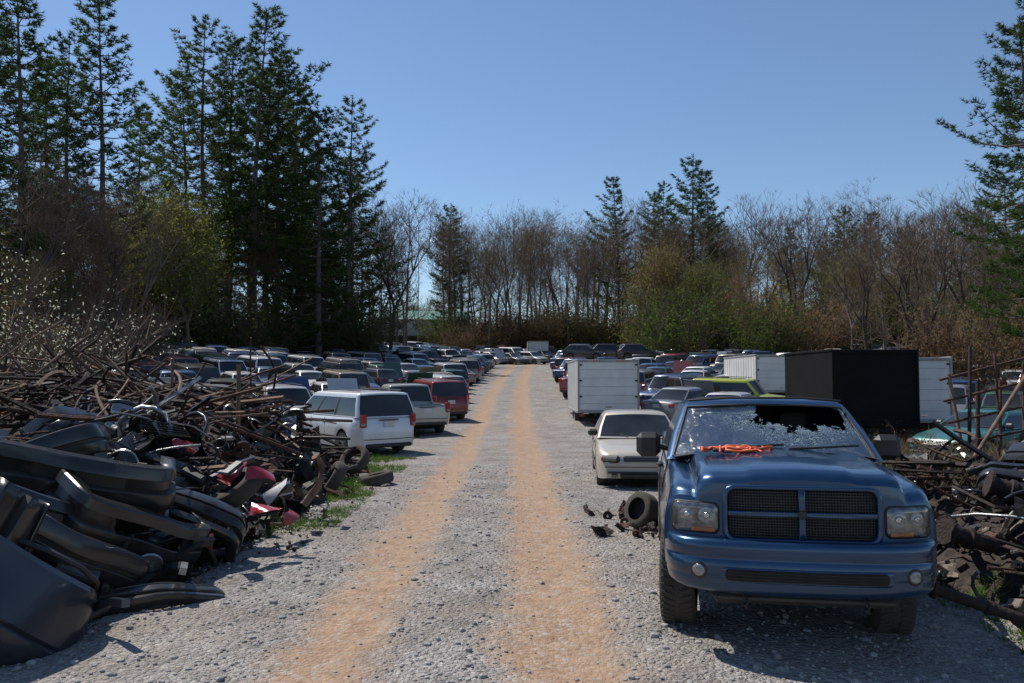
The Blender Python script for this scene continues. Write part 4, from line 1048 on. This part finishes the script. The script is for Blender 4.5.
def bumper_cover(name, W=1.75, k=1., wrap=.5, prof=0, m='plastic', seed=0):
    mb = MB(); nu = 44; P = []; pr = PROFS[prof]
    for i in range(nu+1):
        u = i/nu*2-1; au = abs(u)
        if au < .66: x = W/2*.88*au/.66; y = .09*(au/.66)**2.2; th = .12*au
        else:
            t = (au-.66)/.34; th = .12+min(1, t*2.2)*1.25
            x = W/2*(.88+.12*math.sin(min(1, t*2.2)*math.pi/2)); y = .09+wrap*(t**1.3)
        x = math.copysign(x, u); n = Vector((math.copysign(math.sin(th), u), -math.cos(th))); row = []
        for z, o in pr:
            zz = z*k*(1-.22*max(0, au-.75)/.25 if z < 0 else 1)
            row.append((x+n.x*o+.02*noise.noise(Vector((u*1.5, z*2, seed))), y+n.y*o+.07*noise.noise(Vector((u*1.6, z*3, seed+5))), zz+.06*noise.noise(Vector((u*1.4, z, seed+9)))))
        P.append(row)
    def mt(i, j):
        u = abs((i+.5)/nu*2-1)
        if prof == 2:
            return None if (10 <= j <= 12 and u < .3) else m
        if 11 <= j <= 13 and u < .44: return None if j == 12 else 'black_trim'
        if 11 <= j <= 13 and .52 < u < .64: return None if j == 12 else 'black_trim'
        if prof == 1 and 5 <= j <= 6 and u < .36: return None if seed % 2 == 0 else 'black_trim'
        if j == 6: return 'black_trim'
        return m
    mb.grid(P, mt, False)
    if prof < 2:
        for q in range(7): mb.box((-.3+q*.1, .04, -.12*k), (.012, .03, .09), 'black_trim', .003)
        mb.box((0, .035, -.115*k), (.74, .012, .01), 'black_trim', .003)
    if seed % 2: mb.tube([(-W*.4, .2, .05), (-W*.2, .11, .05), (W*.2, .11, .05), (W*.4, .2, .05)], .05, 4, 'alu', smooth=False)
    me = mb.mesh(name)
    me.polygons.foreach_set('use_smooth', [True]*len(me.polygons))
    try: me.set_sharp_from_angle(angle=rad(28))
    except Exception: pass
    return me
covers = [bumper_cover('cover', 1.75, 1.05, .5, 0, m='plastic', seed=1), bumper_cover('cover', 1.8, 1.1, .62, 1, m='plastic', seed=2), bumper_cover('cover', 1.7, 1., .45, 0, m='plastic', seed=3), bumper_cover('cover', 1.75, 1.1, .55, 1, m='plastic', seed=5), bumper_cover('cover', 1.85, 1.1, .75, 2, m='plastic_grey', seed=6), bumper_cover('cover', 1.75, .85, .6, 2, m='plastic', seed=8)]
def cover(i, x, y, z, rx, ry, rz_, s_=1.):
    o = new('bumper_cover', covers[i]); o.matrix_world = Matrix.Translation((x, y, z)) @ Matrix.Rotation(rad(rz_), 4, 'Z') @ Matrix.Rotation(rad(ry), 4, 'Y') @ Matrix.Rotation(rad(rx), 4, 'X') @ Matrix.Scale(s_, 4)
    md = o.modifiers.new('s', 'SOLIDIFY'); md.thickness = .006
    return o
cover(4, -4.0, 5.95, .66, -8, 38, 42, 1.18)
cover(1, -4.65, 7.1, .98, -15, 22, 40)
cover(0, -3.95, 7.3, .55, 5, 30, 48)
cover(3, -4.3, 8.2, 1.02, 10, 12, 25, 1.0)
cover(1, -3.65, 8.3, .45, 25, 20, 62, .9)
cover(2, -3.75, 9.2, .78, -60, 18, 12, .95)
cover(3, -3.45, 9.5, .38, -10, 6, 72, .9)
cover(3, -5.0, 6.8, .75, 60, 10, -10)
cover(0, -5.2, 8.6, 1.15, -5, -18, 15)
cover(2, -4.5, 9.9, 1.05, -30, 16, 30)
cover(1, -5.8, 7.8, .95, 50, 0, 100)
cover(0, -3.35, 7.7, .16, -88, 3, 35, .8)
cover(3, -4.2, 6.9, .35, 20, -30, 80, .85)
for k in range(6):
    x = rp.uniform(-6.5, -3.9); y = rp.uniform(9, 12.2); cover(rp.choice([0, 1, 3, 2]), x, y, heapL(x, y)+.1, rp.uniform(-90, 30), rp.uniform(-25, 25), rp.uniform(0, 120), rp.uniform(.75, 1.))
mb = MB()
for px, D, z, m in ((236, 9.6, 1.05, 'plastic_red'), (262, 10.2, .95, 'tail'), (300, 11.5, .6, 'alu'), (285, 11, .65, 'plastic_white'), (315, 12.5, .55, 'alu'), (268, 9.6, .6, 'tail'), (225, 9.2, .95, 'tail'), (292, 10.6, .35, 'plastic_red'), (278, 10.0, .75, 'plastic_white'), (205, 8.9, .4, 'tail')):
    x = PX(px, D); T = Matrix.Translation((x, D, z)) @ rrot(rp, .4)
    mb.grid([[(u*.18, v*.08+.03*u*u, .04*math.cos(u*1.5+v)) for v in (-1, -.5, 0, .5, 1)] for u in (-1, -.6, -.2, .2, .6, 1)], m, True, T=T); mb.box((0, .02, -.03), (.3, .12, .05), 'black_trim', .02, T=T)
new('broken_lamp_pieces', mb.mesh('lampbits'))
mb = MB(); mb.tube([(PX(305, 12), 12, .3), (PX(318, 12), 12.1, .55), (PX(322, 12), 12.1, .85), (PX(316, 12), 12, 1.0)], .06, 8, 'rustlight'); new('rusty_exhaust_pipe', mb.mesh('muf'))
def tire_obj(x, y, z, rx, ry, rz_, rim=False, r=.33):
    mb = MB(); T = Matrix.Translation((0, 0, 0)); w = .21
    if rim: wheel(mb, 0, 0, r, w, 1, 5, 28); me = mb.mesh('t'); me.transform(Matrix.Translation((0, 0, -r)))
    else:
        rr = r*.62; mb.lathe([(rr, -w*.4), (r*.75, -w*.52), (r*.93, -w*.5), (r, -w*.3), (r, w*.3), (r*.93, w*.5), (r*.75, w*.52), (rr, w*.4), (rr*1.05, w*.3), (r*.9, w*.3), (r*.9, -w*.3), (rr*1.05, -w*.3), (rr, -w*.4)], 32, 'tire', T); me = mb.mesh('t')
    new('car_wheel' if rim else 'car_tire', me, (x, y, z), (rad(rx), rad(ry), rad(rz_)))
tire_obj(PX(378, 16.6), 16.6, .13, 0, 78, 10)
tire_obj(PX(335, 15.2), 15.2, .30, 0, 30, 20, False)
tire_obj(PX(350, 17), 17.6, .42, 0, 40, 60, False)
tire_obj(PX(240, 10.4), 10.4, .75, 20, 50, 40, True, .30)
tire_obj(1.85, 11.9, .24, 0, 20, 35, True, .26)
mb = MB()
pipes(mb, 260, (4.3, 10, 5.6, 13), heapR, .5, 2., ['rust', 'rust2', 'rust2', 'black_trim', 'under', 'rustlight', 'alu'], .35, zj=.6, curl=.3)
bits(mb, 900, (4.0, 9, 5.5, 12), heapR, ['rust', 'rust2', 'rust2', 'rust2', 'black_trim', 'under', 'plastic', 'alu', 'woodgrey'], .05, .28, zj=.4)
for px, D, z, L_, r_, yaw in ((965, 7.8, .62, .55, .08, .2), (1010, 8.6, .95, .5, .09, -.3), (950, 8.4, .6, .9, .05, .9), (985, 6.6, .3, .9, .045, -.2)):
    T = Matrix.Translation((PX(px, D), D, z)) @ Matrix.Rotation(yaw, 4, 'Z') @ Matrix.Rotation(.3, 4, 'Y'); mb.lathe([(.001, -L_/2), (r_*1.6, -L_/2), (r_*1.6, -L_/2+.03), (r_, -L_/2+.04), (r_, -.05), (r_*1.3, -.04), (r_*1.3, .0), (r_, .01), (r_, L_/2-.04), (r_*.8, L_/2), (r_*.3, L_/2), (r_*.3, L_/2+.4), (.001, L_/2+.4)], 20, 'rust2', T, False)
for k in range(7):
    x = rp.uniform(4.9, 7.5); y = rp.uniform(7, 11.5); T = Matrix.Translation((x, y, heapR(x, y)+.2)) @ Matrix.Rotation(rp.uniform(0, 6.28), 4, 'Z') @ Matrix.Rotation(rp.uniform(-.8, .8), 4, 'Y')
    w, l = rp.uniform(.3, .5), rp.uniform(.5, .9)
    mb.tube([(-w, -l, 0), (w*.8, -l, .1), (w, l, 0), (-w*.7, l, -.1), (-w, -l, 0)], .02, 4, 'rust2', T=T, smooth=False); mb.tube([(-w, 0, 0), (w, .1, 0)], .02, 4, 'rust2', T=T)
new('rusty_scrap_parts_heap', mb.mesh('rheap'))
mb = MB()
bits(mb, 38, (1.15, 2.0, 10.8, 13.0), lambda x, y: .08, ['rust', 'rust2', 'rust2', 'black_trim', 'under'], .05, .2, zj=.02); new('scrap_parts', mb.mesh('sb'))
cover(3, 5.7, 8.8, 1.05, -60, 10, -30, .7); cover(2, 6.0, 9.4, 1.2, -30, 0, -80, .8)
mb = MB()
for k in range(12):
    x0 = 6.2+k*.12; mb.tube([(x0, 11.3+.1*(k % 3), .3), (x0+rp.uniform(-.1, .9), 11.8, rp.uniform(1.6, 2.7))], rp.uniform(.015, .032), 5, rp.choice(['rust', 'rust2', 'woodgrey', 'rustlight']))
for k in range(5): mb.tube([(6.1, 11.4+k*.1, .9+.3*k), (8.2, 11.8, 1.2+.36*k)], .02, 5, 'rust')
mb.tube([(6.2, 11.2, 1.0), (7.4, 11.6, 2.45)], .03, 5, 'rustlight'); mb.tube([(6.5, 11.1, .8), (7.6, 11.5, 2.2)], .03, 5, 'rust')
new('rusty_rack', mb.mesh('rack'))

def weeds(name, n, area, hf, hgt, m, cond=None, seed=3):
    fo = Fol(seed); r = random.Random(seed); C = []
    for k in range(n):
        x = r.uniform(area[0], area[1]); y = r.uniform(area[2], area[3])
        if nz(x, y, .7, seed) < (-.05 if cond is None else cond): continue
        C.append((x, y, hf(x, y)))
    fo.tufts(C, 7, hgt, .010+hgt*.012, .9); mb = MB(); fo.put(mb, m); new(name, mb.mesh(name))
weeds('dry_weeds', 1300, (4.6, 12, 9.5, 19), lambda x, y: heapR(x, y)*.8, .75, 'weed', -.15)
weeds('dry_weeds', 900, (5, 14, 17, 30), lambda x, y: h(x, y), .8, 'weed', -.1)
weeds('grass', 1800, (-3.7, -2.5, 11, 22), lambda x, y: h(x, y), .15, 'grass', .0, 8)
weeds('grass', 2200, (3.7, 9, 8.0, 15), lambda x, y: heapR(x, y)*.6, .22, 'grass', .0, 9)
weeds('grass', 900, (3.9, 6, 5.5, 8), lambda x, y: heapR(x, y), .12, 'grass', .1, 12)
weeds('grass', 1500, (-7, -3.2, 21, 45), lambda x, y: h(x, y), .18, 'grass', .1, 15)
weeds('dry_weeds', 2500, (-30, -6, 20, 45), lambda x, y: h(x, y), .5, 'weed', .1, 14)
for k in range(9):
    x = R.uniform(5.2, 8.8); y = R.uniform(11.5, 16); new('dry_bush', shr[R.choice([3, 2])], (x, y, h(x, y)), (0, 0, k), R.uniform(.3, .45), R.choice(YG))

# ------------------------------------------------------------------ light / world / camera
el, az = 55, -50
s = Vector((math.sin(rad(az))*math.cos(rad(el)), math.cos(rad(az))*math.cos(rad(el)), math.sin(rad(el))))
ld = bpy.data.lights.new('sun', 'SUN'); ld.energy = 5.0; ld.angle = rad(.5); ld.color = (1, .945, .87)
lo = bpy.data.objects.new('sun', ld); sc.collection.objects.link(lo); lo.rotation_euler = (-s).to_track_quat('-Z', 'Y').to_euler()
w = bpy.data.worlds.new('World'); sc.world = w; w.use_nodes = True
nt = w.node_tree; bg = nt.nodes['Background']; sky = nt.nodes.new('ShaderNodeTexSky'); sky.sky_type = 'NISHITA'; sky.sun_disc = False
sky.sun_elevation = rad(el); sky.sun_rotation = rad(az); sky.air_density = 1.0; sky.dust_density = .1; sky.ozone_density = 4.5
nt.links.new(sky.outputs[0], bg.inputs[0]); bg.inputs[1].default_value = .12
cd = bpy.data.cameras.new('camera'); cd.lens = 36*F/1024; cd.sensor_width = 36; cd.clip_end = 5000; cd.clip_start = .05
co = bpy.data.objects.new('camera', cd); sc.collection.objects.link(co); co.location = (0, 0, 2.1)
co.rotation_euler = (rad(90)+math.atan((380-341.5)/F), 0, 0); sc.camera = co
sc.view_settings.view_transform = 'Standard'; sc.view_settings.look = 'None'; sc.view_settings.exposure = 0
